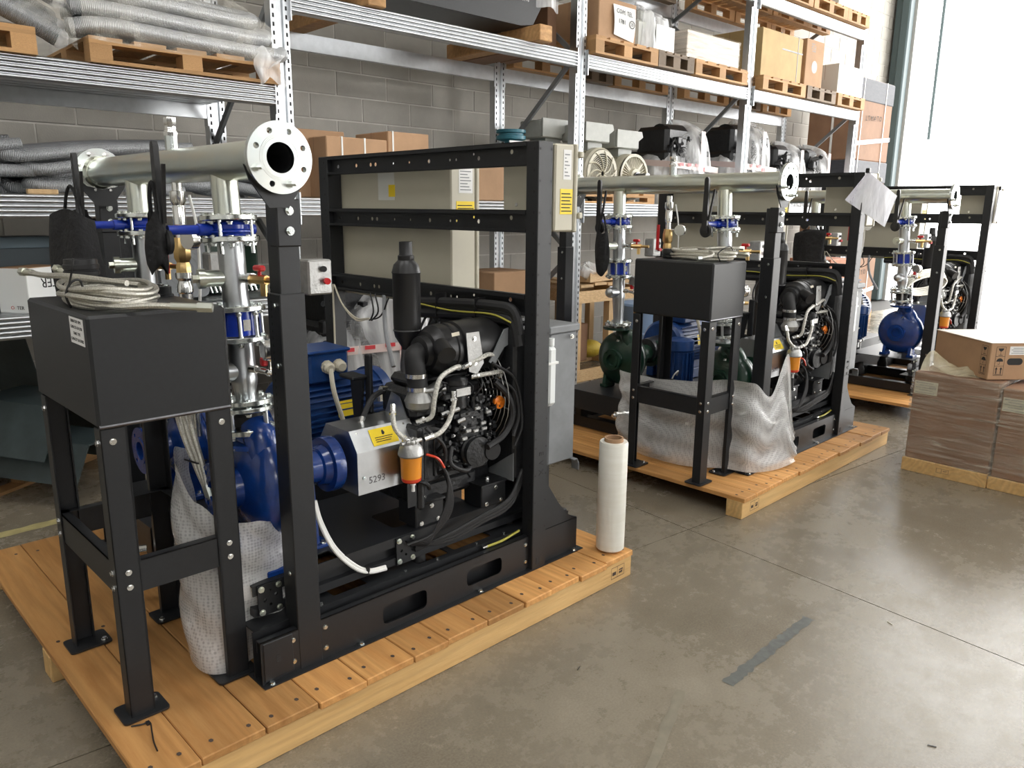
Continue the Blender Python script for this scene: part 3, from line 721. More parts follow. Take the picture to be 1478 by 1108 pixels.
gc = Vector((MU+.01, .80, 1.47)); part('pressure_gauge', MB().lathe(gc, (-.9, -.3, 0), [(0, .033), (.006, .034), (.03, .032)], 20).cyl(gc, (MU, .885, 1.47), .006, 8), STL, jl)
part('capillary', MB().tube([(MU+.03, .86, 1.62), (MU+.04, .84, 1.5), (MU+.03, .83, 1.3), (MU+.02, .86, 1.1)], .005, 6), WCB, jl)
# pressure switch boxes
for v, z, nn in ((.43, 1.36, 'diesel-side'), (1.18, 1.35, 'motor-side')):
    u0 = -1.285
    t = ut('pressure_switch', 'small grey switch box with red button beside the %s riser' % nn, 'switch', (u0, v, z-.05))
    part('switch_box', MB().box(u0-.03, u0+.06, v-.05, v+.02, z-.06, z+.055, .006), ALU, t); part('red_button', MB().cyl((u0+.035, v-.05, z-.015), (u0+.03, v-.068, z-.015), .011, 12), RED, t); part('black_button', MB().cyl((u0+.025, v-.05, z+.025), (u0+.022, v-.062, z+.025), .010, 12), BLK2, t)
# ---- diesel pump subframe
sf = ut('engine_subframe', 'black pressed-steel engine tray on rubber mounts', 'frame', (-1.0, .5, .27))
m = MB(); m.prism([(-1.62, .285), (-.35, .285), (-.35, .80), (-1.62, .80)], (0, 0, .402), (1, 0, 0), (0, 1, 0), .005, [rrect(-1.02, -.86, .36, .52, .02), rrect(-.7, -.5, .4, .6, .02), rrect(-1.42, -1.3, .29, .36, .008)])
part('tray_plate', m, BLK, sf)
for v, s in ((.285, 1), (.80, -1)):
    m = MB(); m.box(-1.62, -.35, *sorted((v, v+s*.004)), .372, .405).box(-1.62, -.35, *sorted((v, v+s*.03)), .300, .328).box(-1.62, -.35, *sorted((v+s*.026, v+s*.03)), .328, .372)
    part('tray_channel', m, BLK, sf)
for u in (-1.025, -1.565):
    pl = part('splice_plate', MB().prism([(-.042, -.052), (.042, -.052), (.042, .052), (-.042, .052)], (u, .2835, .352), (1, 0, 0), (0, 0, 1), .006, [circ(-.02, .0, .006, 8), circ(.02, .01, .006, 8), circ(.0, -.02, .005, 8), circ(0, .03, .004, 8)]), BLK, sf)
    b = MB()
    for a, c in ((-.03, .04), (.03, .04), (-.03, -.04), (.03, -.04)): b.bolt((u+a, .278, .352+c), (0, -1, 0), .009, .008)
    part('bolts', b, ZNY, pl)
for u in (-1.45, -.93, -.45):
    for v in (.33, .76): part('rubber_mount', MB().lathe((u, v, .2), (0, 0, 1), [(0, .04), (.03, .042), (.06, .03), (.1, .026)], 16), RUB, sf)
# ---- centrifugal pumps
def pump(uc, v, zc, label, R0, fl_len, bear, zb=.405, U=None, P=BLU, sr=.094):
    t = ut('centrifugal_pump', label, 'pump', (uc, v, zb), False, False) if U is None else thing('centrifugal_pump', label, 'pump', (uc, v, zb), U)
    BLU = P
    m = MB(); m.lathe((uc+.075, v, zc), (-1, 0, 0), [(0, .06), (.0, R0*.82), (.012, R0*.95), (.03, R0*1.02), (.055, R0*1.03), (.08, R0*.99), (.10, R0*.88), (.115, R0*.66), (.125, R0*.5), (.13, R0*.38), (.13+fl_len, R0*.36)], 36)
    m.tube([(uc+.02, v-R0*.55, zc+.02), (uc+.02, v-R0*.35, zc+R0*.75), (uc+.02, v-.01, zc+R0*1.05)], [.05, .055, .048], 14)
    part('volute_casing', m, BLU, t, ang=40)
    part('discharge_neck', MB().lathe((uc+.02, v, zc+R0*.6), (0, 0, 1), [(0, .055), (.842-zc-R0*.6-.02, .038)], 20), BLU, t)
    df = part('discharge_flange', MB().lathe((MU, v, .822), (0, 0, 1), [(0, .086), (.016, .086)], 32), BLU, t)
    x = uc-.055-fl_len
    sfp = MB(); sfp.prism(circ(0, 0, sr, 36), (x, v, zc), (0, 0, 1), (0, 1, 0), .02, [circ(0, 0, .036, 20)]+[circ(sr*.78*math.cos(i*PI/2+.785), sr*.78*math.sin(i*PI/2+.785), .008, 8) for i in range(4)])
    sfl = part('suction_flange', sfp, BLU, t); part('bore', MB().lathe((x-.019, v, zc), (1, 0, 0), [(0, .037), (.06, .037)], 20, False, True), INK, sfl)
    part('raised_face', MB().lathe((x-.02, v, zc), (-1, 0, 0), [(0, .055), (.003, .054), (.003, .038), (0, .037)], 24, False, False), BLU, sfl)
    # cover ring, bearing housing and coupling end
    part('casing_cover', MB().lathe((uc+.07, v, zc), (1, 0, 0), [(0, R0*.92), (.016, R0*.92), (.018, R0*.7), (.03, R0*.6)], 36), BLU, t)
    hb = MB(); hb.lathe((uc+.09, v, zc), (1, 0, 0), [(0, .075), (.03, .055), (.05, .058), (bear-.05, .058), (bear-.045, .068), (bear-.02, .075), (bear-.02, .098), (bear, .1), (bear+.02, .098), (bear+.025, .05)], 28)
    for k in range(3): hb.lathe((uc+.14+.02*k, v, zc), (1, 0, 0), [(0, .05), (0, .054), (.006, .054), (.006, .05)], 24, False, False)
    part('bearing_housing', hb, BLU, t)
    for s in (-1, 1):
        ft = MB(); ft.box(uc-.03, uc+.07, v+s*R0*.62-.028, v+s*R0*.62+.028, zb, zb+.022, .004); ft.prism([(-.05, 0), (.05, 0), (.03, zc-zb-.02-R0*.35), (-.03, zc-zb-.02-R0*.35)], (uc+.02, v+s*R0*.58+.012, zb+.02), (1, 0, 0), (0, 0, 1), .024); part('foot', ft, BLU, t)
    ft = MB(); ft.prism([(-.04, 0), (.04, 0), (.02, zc-zb-.04), (-.02, zc-zb-.04)], (uc+.21, v, zb), (0, 1, 0), (0, 0, 1), .012); ft.box(uc+.18, uc+.26, v-.06, v+.06, zb, zb+.012, .003)
    part('foot', ft, BLU, t)
    b = MB(); 
    for s in (-1, 1): b.bolt((uc+.02, v+s*R0*.62, zb+.022), (0, 0, 1), .011, .012, True, .006)
    b.bolt((uc+.235, v-.04, zb+.012), (0, 0, 1), .01, .01).bolt((uc-.06, v-.03, zc+R0*.72), (0, 0, 1), .011, .012)
    part('bolts', b, ZNC, t)
    return t
pd = pump(-1.525, .45, .69, 'glossy end-suction pump with round volute on the diesel side', .188, .05, .20)
pe = pump(-1.44, 1.25, .63, 'glossy end-suction pump with open flange on the electric side', .15, .085, .26, zb=.41)
for k, (Ux, P_, c_n) in enumerate(((U2, GRN, 'dark green'), (U3, BLU, 'blue'))):
    pump(-1.49, .45, .61, c_n+' round-cased end-suction pump on the diesel side '+WHO[k+1], .175, .012, .22, .405, Ux, P_, .07)
    pump(-1.47, 1.25, .62, c_n+' round-cased end-suction pump on the electric side '+WHO[k+1], .175, .012, .26, .41, Ux, P_, .07)
# ---- coupling guard with number and warning label
cg = ut('coupling_guard', 'folded galvanised coupling guard with yellow warning label', 'guard', (-1.1, .45, .405))
hexp = [(-.125, -.10), (-.125, .055), (-.075, .125), (.075, .125), (.125, .055), (.125, -.10)]
m = MB(); m.prism(hexp, (-1.19, .45, .69), (0, 1, 0), (0, 0, 1), .265, [circ(0, 0, .088, 24)] if False else ()); part('guard_shell', m, GAL, cg, ang=15)
part('end_sheet', MB().prism([(-.12, .05), (-.07, .12), (-.02, .20), (.03, .21), (.075, .12), (.12, .05)], (-.93, .45, .69), (0, 1, 0), (0, 0, 1), .004), GAL, cg)
lb = MB(); n_ = Vector((0, -.07, .05)).normalized(); e2 = Vector((0, .05, .07)).normalized(); o_ = Vector((-1.06, .35, .78))+n_*.002
lb.add([o_+Vector((a, 0, 0))+e2*b for a, b in ((-.055, -.032), (.055, -.032), (.055, .032), (-.055, .032))], [(0, 1, 2, 3)]); part('warning_label', lb, YEL, cg, 'yellow warning label with a hand symbol')
sym = MB(); sym.add([o_+n_*.0006+Vector((a, 0, 0))+e2*b for a, b in ((-.006, .006), (.002, .004), (.008, .012), (.002, .024), (-.004, .02))], [(0, 1, 2, 3, 4)])
for b_ in (-.004, -.012, -.020): sym.add([o_+n_*.0006+Vector((a, 0, 0))+e2*(b_+c) for a, c in ((-.04, 0), (.04-abs(b_)*.8, 0), (.04-abs(b_)*.8, .003), (-.04, .003))], [(0, 1, 2, 3)])
part('label_print', sym, INK, cg)
text('stamped_number', '5293', .036, (-1.11, .3243, .635), (1, 0, 0), (0, 0, 1), DKS, cg)
b = MB()
for u in (-1.165, -.96): b.bolt((u, .37, .80), (0, -.7, .7), .006, .006); b.bolt((u, .324, .65), (0, -1, 0), .006, .006)
part('bolts', b, ZNC, cg)
# ---- diesel engine
en = ut('diesel_engine', 'black three-cylinder diesel engine with pale braided fuel hoses', 'engine', (-.75, .45, .45))
m = MB(); m.box(-.93, -.56, .33, .60, .55, .80, .015).box(-.92, -.57, .36, .57, .80, .92, .02).box(-.90, -.60, .35, .58, .47, .56, .02).box(-.955, -.925, .28, .66, .48, .80, .01)
for k in range(7): m.box(-.90+k*.05, -.875+k*.05, .322, .335, .58, .76, .003)
part('engine_block', m, ENG, en)
m = MB(); m.box(-.90, -.60, .40, .54, .92, .965, .018); part('rocker_cover', m, ENG, en)
# injection pump, pipes, brackets and small castings on the near side
m = MB(); rr = random.Random(4)
m.box(-.76, -.62, .285, .33, .70, .83, .012)
for k in range(4): m.cyl((-.745+k*.034, .295, .83), (-.745+k*.034, .295, .87), .010, 8).cyl((-.745+k*.034, .295, .86), (-.745+k*.034, .295, .875), .013, 6)
for k in range(3): m.tube([(-.745+k*.034, .295, .87), (-.75+k*.05, .27, .92), (-.82+k*.1, .33, .95)], .0035, 5)
for k in range(150):
    u, z = rr.uniform(-.84, -.56), rr.uniform(.58, .90); s = rr.uniform(.006, .02); q = rr.random()
    if q < .35: m.bolt((u, .332-rr.uniform(0, .05), z), (rr.uniform(-.3, .3), -1, rr.uniform(-.3, .3)), s*.6, s, False)
    elif q < .7: m.box(u-s, u+s, .29, .335, z-s*.7, z+s*.7, s*.2)
    else: m.cyl((u, .33, z), (u+rr.uniform(-.05, .05), .275, z+rr.uniform(-.05, .05)), s*.4, 7)
part('engine_fittings', m, ENG, en)
m = MB()
for k in range(26):
    u, z = rr.uniform(-.85, -.56), rr.uniform(.56, .92); m.bolt((u, .300-rr.uniform(0, .02), z), (0, -1, .1), .0045, .006, k % 3 == 0)
m.cyl((-.84, .29, .83), (-.77, .27, .845), .009, 10).cyl((-.77, .28, .79), (-.74, .272, .80), .009, 10)
part('bolts', m, ALU, en)['kind'] = 'stuff'
m = MB()
for k in range(9):
    u, z = rr.uniform(-.74, -.60), rr.uniform(.68, .86); m.box(u-.014, u+.014, .274, .29, z-.007, z+.007, .003)
part('solenoid_castings', m, ALU, en)
part('oil_cap', MB().lathe((-.545, .30, .83), (-.1, -1, .05), [(0, .02), (.006, .026), (.02, .027), (.024, .02)], 14).box(-.57, -.525, .272, .28, .825, .835, .002), ORG, en, 'orange oil filler cap')
# belt pulley and belt guard
m = MB(); m.lathe((-.68, .30, .66), (-.1, -1, 0), [(0, .03), (.0, .058), (.014, .06), (.02, .052), (.028, .052), (.034, .06), (.05, .06), (.052, .03)], 28); part('oil_filter', m, ENG, en)
m = MB(); m.cyl((-.62, .27, .655), (-.625, .235, .655), .036, 24); part('filter_can', m, RUB, en)
# air filter lying along the skid
af = MB(); af.lathe((-.86, .40, 1.055), (1, 0, 0), [(0, .04), (.006, .058), (.03, .062), (.034, .075), (.05, .080), (.07, .096), (.11, .098), (.114, .092), (.124, .092), (.128, .098), (.145, .098), (.148, .092), (.158, .092), (.162, .102), (.35, .104), (.355, .09), (.36, .03)], 32)
afp = part('air_filter', af, BLK2, en); part('intake_snout', MB().lathe((-.80, .34, 1.085), (-.25, -.75, -.35), [(0, .03), (.07, .035), (.075, .036)], 16, False).lathe((-.80, .34, 1.085), (-.25, -.75, -.35), [(.05, .03), (.074, .031)], 16, True, False), BLK2, afp)
part('clip', MB().add([(-.775, .305, 1.13), (-.74, .302, 1.133), (-.742, .296, 1.12), (-.777, .299, 1.117)], [(0, 1, 2, 3)]), CRW, afp)
el = MB(); el.tube([(-.845, .40, 1.055), (-.885, .385, 1.05), (-.895, .375, 1.02), (-.893, .37, .975), (-.89, .365, .93)], .038, 18); part('intake_elbow', el, RUB, en)
part('hose_clamp', MB().lathe((-.892, .37, .985), (0, 0, -1), [(0, .040), (0, .0415), (.016, .0415), (.016, .040)], 24).lathe((-.89, .365, .935), (0, 0, -1), [(0, .040), (0, .0415), (.016, .0415), (.016, .040)], 24), STL, en)
m = MB(); m.lathe((-.885, .365, .93), (0, 0, -1), [(0, .034), (.02, .042), (.05, .056), (.075, .05), (.09, .03)], 22).cyl((-.86, .35, .885), (-.79, .36, .91), .035, 16).cyl((-.885, .33, .92), (-.81, .3, .925), .009, 10); part('turbo_housing', m, ALU, en)
# exhaust silencer
ex = MB(); ex.lathe((-.832, .5, 1.03), (0, 0, 1), [(0, .022), (.03, .024), (.07, .048), (.09, .052), (.095, .055), (.10, .052), (.12, .053), (.31, .053), (.315, .056), (.322, .053), (.345, .047), (.362, .03), (.364, .031), (.378, .031), (.380, .027), (.385, .0255), (.43, .025), (.43, .021), (.40, .021)], 28)
part('exhaust_silencer', ex, BLK2, en)
m = MB(); m.tube([(-.832, .5, 1.05), (-.84, .5, .98), (-.85, .47, .93)], .024, 12); part('exhaust_pipe', m, DKS, en)
# silver support bracket and black bracket of the filter
m = MB(); m.prism([(-.715, 1.125), (-.650, 1.125), (-.625, 1.0), (-.66, .96), (-.70, .975)], (0, .29, 0), (1, 0, 0), (0, 0, 1), -.004); bk = part('filter_bracket', m, ALU, en); part('bolts', MB().bolt((-.675, .289, 1.10), (0, -1, 0), .008, .006).bolt((-.67, .289, 1.005), (0, -1, 0), .008, .006), STL, bk)
m = MB(); m.prism([(-.60, 1.0), (-.52, 1.12), (-.465, 1.135), (-.465, 1.07), (-.52, 1.05), (-.575, .985)], (0, .285, 0), (1, 0, 0), (0, 0, 1), -.006); bk = part('radiator_bracket', m, GRY, en); part('bolts', MB().bolt((-.485, .284, 1.115), (0, -1, 0), .008, .006).bolt((-.485, .284, 1.085), (0, -1, 0), .008, .006), STL, bk)
# upper fuel filter and hoses
m = MB(); m.lathe((-.755, .30, .965), (0, 0, -1), [(0, .02), (.01, .042), (.03, .042), (.034, .038), (.12, .038), (.125, .03)], 20); ff = part('fuel_filter', m, ENG, en)
lb = MB(); lb.box(-.79, -.72, .2595, .262, .895, .925); part('filter_plate', lb, ALU, ff)
H = [((-.735, .29, 1.0), (-.79, .27, 1.005), (-.86, .27, .975), (-.888, .27, .90), (-.895, .28, .835), (-.935, .31, .815)), ((-.80, .262, .915), (-.808, .255, .87), (-.835, .255, .81), (-.885, .25, .775), (-.94, .26, .765)),
     ((-.72, .30, .995), (-.66, .29, 1.015), (-.60, .29, 1.03), (-.555, .30, 1.01), (-.545, .33, .965)), ((-.68, .30, .952), (-.60, .285, .955), (-.53, .29, .95), (-.53, .32, .91)),
     ((-1.045, .31, .895), (-1.06, .29, .86), (-1.058, .28, .82), (-1.035, .265, .785), (-1.01, .255, .765))]
for i, h in enumerate(H):
    hp = part('braided_hose', MB().tube(h, .009, 9, lens=True), PAH, en)
    e = MB()
    for p, q in ((h[0], h[1]), (h[-1], h[-2])):
        p = Vector(p); q = Vector(q); d = (q-p).normalized(); e.cyl(p-d*.005, p+d*.02, .0108, 8).cyl(p+d*.022, p+d*.03, .0128, 10)
    part('hose_ferrule', e, STL, hp)
for h, r in ((((-.575, .28, .92), (-.53, .25, .86), (-.515, .24, .78), (-.56, .24, .71), (-.66, .23, .68)), .013), (((-.56, .30, .93), (-.50, .25, .88), (-.49, .23, .78), (-.53, .22, .70)), .007), (((-.60, .27, 1.0), (-.50, .24, .92), (-.48, .22, .75), (-.52, .22, .66)), .006),
             (((-.93, .27, .80), (-.86, .25, .72), (-.84, .28, .62)), .007), (((-.80, .28, .70), (-.82, .26, .64), (-.75, .25, .60), (-.70, .28, .62)), .009)):
    part('black_hose', MB().tube(h, r, 8), RUB, en)
# left fittings: oil drain hoses with red caps
m = MB(); m.tube([(-.93, .52, .90), (-1.0, .50, .885), (-1.055, .48, .83), (-1.085, .46, .795)], .011, 8); part('drain_hose', m, RUB, en)
part('red_cap', MB().cyl((-1.085, .46, .80), (-1.10, .45, .775), .013, 10), RED, en); part('red_cap', MB().cyl((-.86, .50, .845), (-.885, .47, .835), .013, 10), RED, en)
part('hose_fitting', MB().cyl((-1.065, .475, .825), (-1.088, .458, .79), .012, 8).cyl((-.95, .52, .905), (-.92, .52, .90), .014, 8).cyl((-.95, .52, .90), (-.95, .52, .86), .012, 8).cyl((-.83, .52, .855), (-.87, .49, .84), .011, 8), STL, en)
m = MB(); m.box(-1.02, -.955, .60, .70, .935, .95, .004).prism([(.64, .75), (.68, .75), (.70, .94), (.61, .94)], (-.97, 0, 0), (0, 1, 0), (0, 0, 1), .012).box(-.955, -.94, .58, .62, .80, 1.03, .004); part('lifting_bracket', m, BLK, en)
# engine feet on black pedestal boxes
for u, v in ((-.885, .35), (-.57, .33)):
    m = MB(); m.box(u-.075, u+.06, v-.05, v+.06, .405, .495, .004); pb = part('engine_pedestal', m, BLK, en)
    m = MB(); m.box(u-.08, u+.065, v-.055, v+.065, .495, .503); m.prism([(-.05, .0), (.05, .0), (.035, .11), (-.035, .11)], (u, v+.05, .503), (1, 0, 0), (0, 0, 1), .006); part('foot_bracket', m, ENG, pb)
    b = MB(); b.bolt((u, v, .503), (0, 0, 1), .011, .01).bolt((u-.05, v-.051, .42), (0, -1, 0), .008, .006).bolt((u+.03, v-.051, .42), (0, -1, 0), .008, .006).bolt((u+.0, v-.051, .48), (0, -1, 0), .008, .006).bolt((u-.01, v+.045, .55), (0, -1, 0), .009, .007).bolt((u+.015, v+.045, .58), (0, -1, 0), .009, .007); part('bolts', b, STL, pb)
# ---- radiator with fan guard
ra = ut('radiator', 'black engine radiator with wire fan guard', 'radiator', (-.45, .48, .5))
m = MB(); m.box(-.50, -.34, .245, .72, .50, 1.13, .012).box(-.49, -.35, .26, .70, 1.13, 1.16, .01); part('radiator_core', m, ENG, ra)
m = MB()
c = Vector((-.54, .46, .84))
for k in range(9): m.tube([c+Vector((0, (.05+.022*k)*math.cos(a), (.05+.022*k)*math.sin(a))) for a in [i*PI/12 for i in range(24)]], .0022, 4, False, closed=True)
for k in range(8): a = k*PI/4+.2; m.cyl(c+Vector((0, .04*math.cos(a), .04*math.sin(a))), c+Vector((.03, .235*math.cos(a), .235*math.sin(a))), .003, 5)
part('fan_guard', m, ALU, ra)
m = MB()
for k in range(6): a = k*PI/3; m.prism([(-.03, .03), (.03, .03), (.05, .19), (-.03, .19)], c+Vector((.012, 0, 0)), (0, math.cos(a), math.sin(a)), (.15, -math.sin(a), math.cos(a)), .003)
part('fan', m.cyl(c+Vector((.0, 0, 0)), c+Vector((.03, 0, 0)), .04, 16), BLK2, ra)
part('radiator_hose', MB().tube([(-.42, .50, 1.10), (-.55, .48, 1.12), (-.66, .50, 1.06), (-.70, .50, .98)], .03, 12), RUB, ra)
part('filler_cap', MB().cyl((-.42, .42, 1.16), (-.42, .42, 1.185), .022, 14), STL, ra)
part('corner_plate', MB().prism([(.24, .50), (.42, .50), (.24, .62)], (-.505, 0, 0), (0, 1, 0), (0, 0, 1), -.004), GRY, ra)
# ---- separator filter with amber bowl on its stay
sp = ut('fuel_water_separator', 'fuel water separator with silver head and amber bowl', 'filter', (-1.007, .26, .58))
part('filter_head', MB().lathe((-1.007, .26, .715), (0, 0, 1), [(0, .044), (.006, .047), (.012, .046), (.03, .042), (.045, .03), (.055, .012)], 24), ALU, sp)
m = MB(); rr = random.Random(2)
for k in range(10): a = k*.63; m.sphere((-1.007+.022*math.cos(a), .26+.02*math.sin(a), .768), .011, 7, 5)
m.cyl((-1.05, .26, .765), (-.96, .26, .765), .008, 8); part('top_fittings', m, ALU, sp)
part('amber_bowl', MB().lathe((-1.007, .26, .632), (0, 0, 1), [(0, .036), (.01, .037), (.07, .039), (.083, .041)], 24), AMB, sp, 'amber see-through bowl')
part('red_base', MB().lathe((-1.007, .26, .617), (0, 0, 1), [(0, .03), (.006, .036), (.016, .037)], 24), REDB, sp)
part('drain_cock', MB().lathe((-1.0, .26, .617), (0, 0, -1), [(0, .010), (.015, .010), (.016, .006), (.04, .007)], 10), WHT, sp)
part('stay', MB().box(-1.0, -.95, .295, .30, .50, .74, .001).tube([(-.96, .3, .60), (-.93, .27, .585), (-.91, .28, .56)], .008, 8), BLK, sp)
# ---- electric motor
em = ut('electric_motor', 'finned electric motor with pale cable glands on its terminal box', 'motor', (-.65, 1.25, .34))
mc, mz = 1.25, .66
m = MB(); m.lathe((-1.0, mc, mz), (1, 0, 0), [(0, .06), (.0, .15), (.02, .168), (.06, .17), (.06, .155), (.48, .155), (.48, .168), (.53, .165), (.57, .12)], 36)
for k in range(40):
    a = 2*PI*k/40
    if .25 < (a/PI) % 2 < .75: continue
    d = Vector((0, math.cos(a), math.sin(a))); p = Vector((-.935, mc, mz)); e = Vector((0, -d.z, d.y))*.003
    m.add([p+d*.15-e, p+d*.178-e, p+d*.178+e, p+d*.15+e, p+Vector((.41, 0, 0))+d*.15-e, p+Vector((.41, 0, 0))+d*.178-e, p+Vector((.41, 0, 0))+d*.178+e, p+Vector((.41, 0, 0))+d*.15+e], [(0, 1, 2, 3), (7, 6, 5, 4), (0, 4, 5, 1), (1, 5, 6, 2), (2, 6, 7, 3)])
part('motor_body', m, MBL, em)
tb = part('terminal_box', MB().box(-.90, -.70, mc-.12, mc+.08, mz+.15, mz+.285, .01).box(-.91, -.69, mc-.13, mc+.09, mz+.285, mz+.30, .006), MBL, em)
gl = MB()
for u in (-.815, -.755): gl.lathe((u, mc-.12, mz+.225), (-.15, -1, -.1), [(0, .030), (.012, .030), (.012, .026), (.035, .027), (.045, .018)], 10)
part('cable_gland', gl, CRW, tb)
part('motor_cable', MB().tube([(-.82, mc-.16, mz+.22), (-.83, mc-.20, mz+.12), (-.80, mc-.22, mz-.02), (-.77, mc-.22, mz-.15)], .011, 8), CRW, tb)
part('rating_label', MB().add([Vector((-.80, mc, mz))+Vector((a, math.cos(b)*.18, math.sin(b)*.18)) for a, b in ((0, 3.66-.5), (.12, 3.66-.5), (.12, 3.66-.9), (0, 3.66-.9))], [(0, 1, 2, 3)]), YEL, em)
for q in (-.12, .12): part('motor_foot', MB().box(-.95, -.50, mc+q-.03, mc+q+.03, .411, .48, .004), MBL, em)
part('motor_base', MB().box(-.92, -.53, mc-.11, mc+.11, .43, .54, .01), MBL, em)
part('coupling_cover', MB().lathe((-1.17, mc, .64), (1, 0, 0), [(0, .08), (.17, .09)], 24), DKS, em)
ef = ut('motor_subframe', 'black steel plinth under the electric pump', 'frame', (-1.0, 1.25, .2))
m = MB(); m.box(-1.68, -.36, .98, 1.54, .398, .408, .002)
for v in (.98, 1.53): m.box(-1.68, -.36, v, v+.01, .28, .40)
m.box(-1.68, -1.67, .98, 1.54, .28, .40)
for u in (-1.6, -.5):
    for v in (1.02, 1.46): m.box(u, u+.08, v, v+.05, .205, .29)
part('plinth_plate', m, BLK, ef)
b = MB()
for u in (-1.62, -1.0, -.45): b.bolt((u, .979, .32), (0, -1, 0), .008, .006).bolt((u, .979, .36), (0, -1, 0), .008, .006)
part('bolts', b, ZNC, ef)
# ---- vertical jockey pump between the two
jp = ut('jockey_pump', 'small vertical jockey pump with ribbed blue motor', 'pump', (-1.32, .885, .2))
part('pump_stack', MB().lathe((-1.32, .885, .205), (0, 0, 1), [(0, .09), (.02, .09), (.03, .06), (.25, .058), (.26, .08), (.28, .08)], 24), STL, jp)
m = MB(); m.lathe((-1.32, .885, .485), (0, 0, 1), [(0, .07), (.02, .085), (.22, .085), (.23, .095), (.29, .092), (.30, .06)], 24)
for k in range(22): a = 2*PI*k/22; d = Vector((math.cos(a), math.sin(a), 0)); p = Vector((-1.32, .885, .51)); m.box(-.002, .002, .08, .098, 0, .19, 0, Matrix.Translation(p)@Matrix.Rotation(a-PI/2, 4, 'Z'))
part('motor_body', m, MBL, jp)
part('motor_lead', MB().tube([(-1.40, .84, .56), (-1.45, .80, .60), (-1.48, .82, .55), (-1.48, .83, .42)], .005, 6), WCB, jp)
# ---- control cabinets behind the portal
def cabinet(v0, v1, u0, u1, z0, z1, label, lid, c2=True, c3=True):
    t = ut('control_cabinet', label, 'cabinet', ((u0+u1)/2, (v0+v1)/2, z0), c2, c3)
    part('cabinet_body', MB().box(u0, u1-.022, v0, v1, z0, z1, .006), BEI if True else WHE, t)
    part('door', MB().box(u1-.020, u1, v0-.004, v1+.004, z0-.004, z1+.004, .005), BEI, t)
    part('rating_plate', MB().box(u0+.045, u1-.04, v0-.0012, v0, z1-.13, z1-.02), PAP, t, 'white printed rating plate')
    w = MB()
    for k in range(7): w.box(u0+.052, u1-.05-.01*(k % 3), v0-.0016, v0-.0010, z1-.118+.013*k, z1-.114+.013*k)
    part('plate_print', w, GRY, t)
    yl = part('warning_label', MB().box(u0+.03, u1-.03, v0-.0014, v0, z1-.26, z1-.165), YEL, t, 'yellow warning label')
    w = MB()
    for k in range(6): w.box(u0+.036, u1-.036-.008*(k % 2), v0-.0019, v0-.0013, z1-.25+.013*k, z1-.246+.013*k)
    part('label_print', w, INK, yl)
    return t
c1 = cabinet(.76, 1.765, -.39, -.225, 1.15, 1.78, 'wide beige control cabinet hung behind the left of the portal', False)
pch = part('film_patch', MB().box(-.3912, -.3902, 1.17, 1.30, 1.62, 1.745), WHE, c1, 'paler taped patch'); part('warning_label', MB().box(-.3918, -.3905, 1.165, 1.215, 1.635, 1.69), YEL, c1)
c2 = cabinet(.155, .44, -.385, -.255, 1.50, 1.825, 'narrow beige engine control cabinet behind the right portal post', True)
for z in (1.56, 1.79): part('lid_latch', MB().box(-.258, -.235, .14, .17, z-.012, z+.012, .004), BEI, c2)
part('keyhole', MB().cyl((-.3853, .36, 1.60), (-.387, .36, 1.60), .008, 10), STL, c2)
# ---- grey battery box with frosted bottle at the outer end
gb = ut('battery_box', 'grey sheet-steel battery box standing at the far end', 'box', (-.25, .3, .5))
part('box_body', MB().box(-.33, -.165, .215, .62, .53, 1.09, .006).box(-.34, -.155, .205, .63, 1.09, 1.12, .004), GRY, gb); part('support_foot', MB().prism([(0, 0), (.02, 0), (.03, -.02), (.03, -.05), (.034, -.05), (.034, -.016), (.022, .004), (0, .004)], (-.19, .23, .53), (1, 0, 0), (0, 0, 1), .04), GRY, gb)
part('bolts', MB().bolt((-.21, .204, 1.07), (0, -1, 0), .009, .008), STL, gb); part('support_leg', MB().box(-.33, -.29, .24, .6, .265, .53, .003), BLK, gb)
bo = ut('expansion_bottle', 'frosted white plastic bottle strapped to the battery box', 'bottle', (-.365, .19, .82))
part('bottle_body', MB().box(-.386, -.327, .17, .213, .80, 1.05, .016), FRO, bo); part('bottle_cap', MB().cyl((-.356, .188, 1.05), (-.356, .188, 1.08), .016, 12), FRO, bo); part('strap', MB().box(-.3875, -.3255, .1685, .2145, .975, .985, .001), WHT, bo)
# ---- wiring
wl = ut('wiring_loom', 'black cable loom with yellow-green wire along the portal rail', 'cable', (-.5, .9, 1.15))
for dz, r in ((.0, .022), (-.045, .024), (-.02, .015)):
    part('loom', MB().tube([(-.50, 1.0, 1.165+dz*.6), (-.50, .85, 1.178+dz), (-.50, .6, 1.195+dz), (-.50, .36, 1.205+dz), (-.485, .27, 1.19+dz), (-.478, .245, 1.10+dz)], r, 10), RUB, wl)
part('earth_wire', MB().tube([(-.525, 1.0, 1.165), (-.526, .85, 1.175), (-.526, .6, 1.165), (-.526, .36, 1.175), (-.51, .26, 1.15)], .0038, 6), YGW, wl, 'yellow-green earth wire')
m = MB()
for k in range(5): m.tube([(-.49, .80-.035*k, 1.14), (-.53+.01*k, .82-.03*k, 1.05-.012*k), (-.56, .80-.02*k, .98), (-.58, .74, .96)], .006, 6)
part('hanging_leads', m, RUB, wl)
for v in (.70, .45): part('cable_tie', MB().box(-.53, -.47, v, v+.004, 1.13, 1.23), BLK2, wl)
gc_ = ut('grey_conduit', 'grey flexible conduit hanging from the lowest portal rail', 'cable', (-.5, 1.15, .8))
part('conduit', MB().tube([(-.47, 1.16, 1.18), (-.475, 1.155, 1.08), (-.49, 1.12, .98), (-.52, 1.03, .86)], .011, 8), GCB, gc_)
cw = ut('sensor_leads', 'thin yellow and black leads on the left portal post', 'cable', (-.48, 1.55, .9))
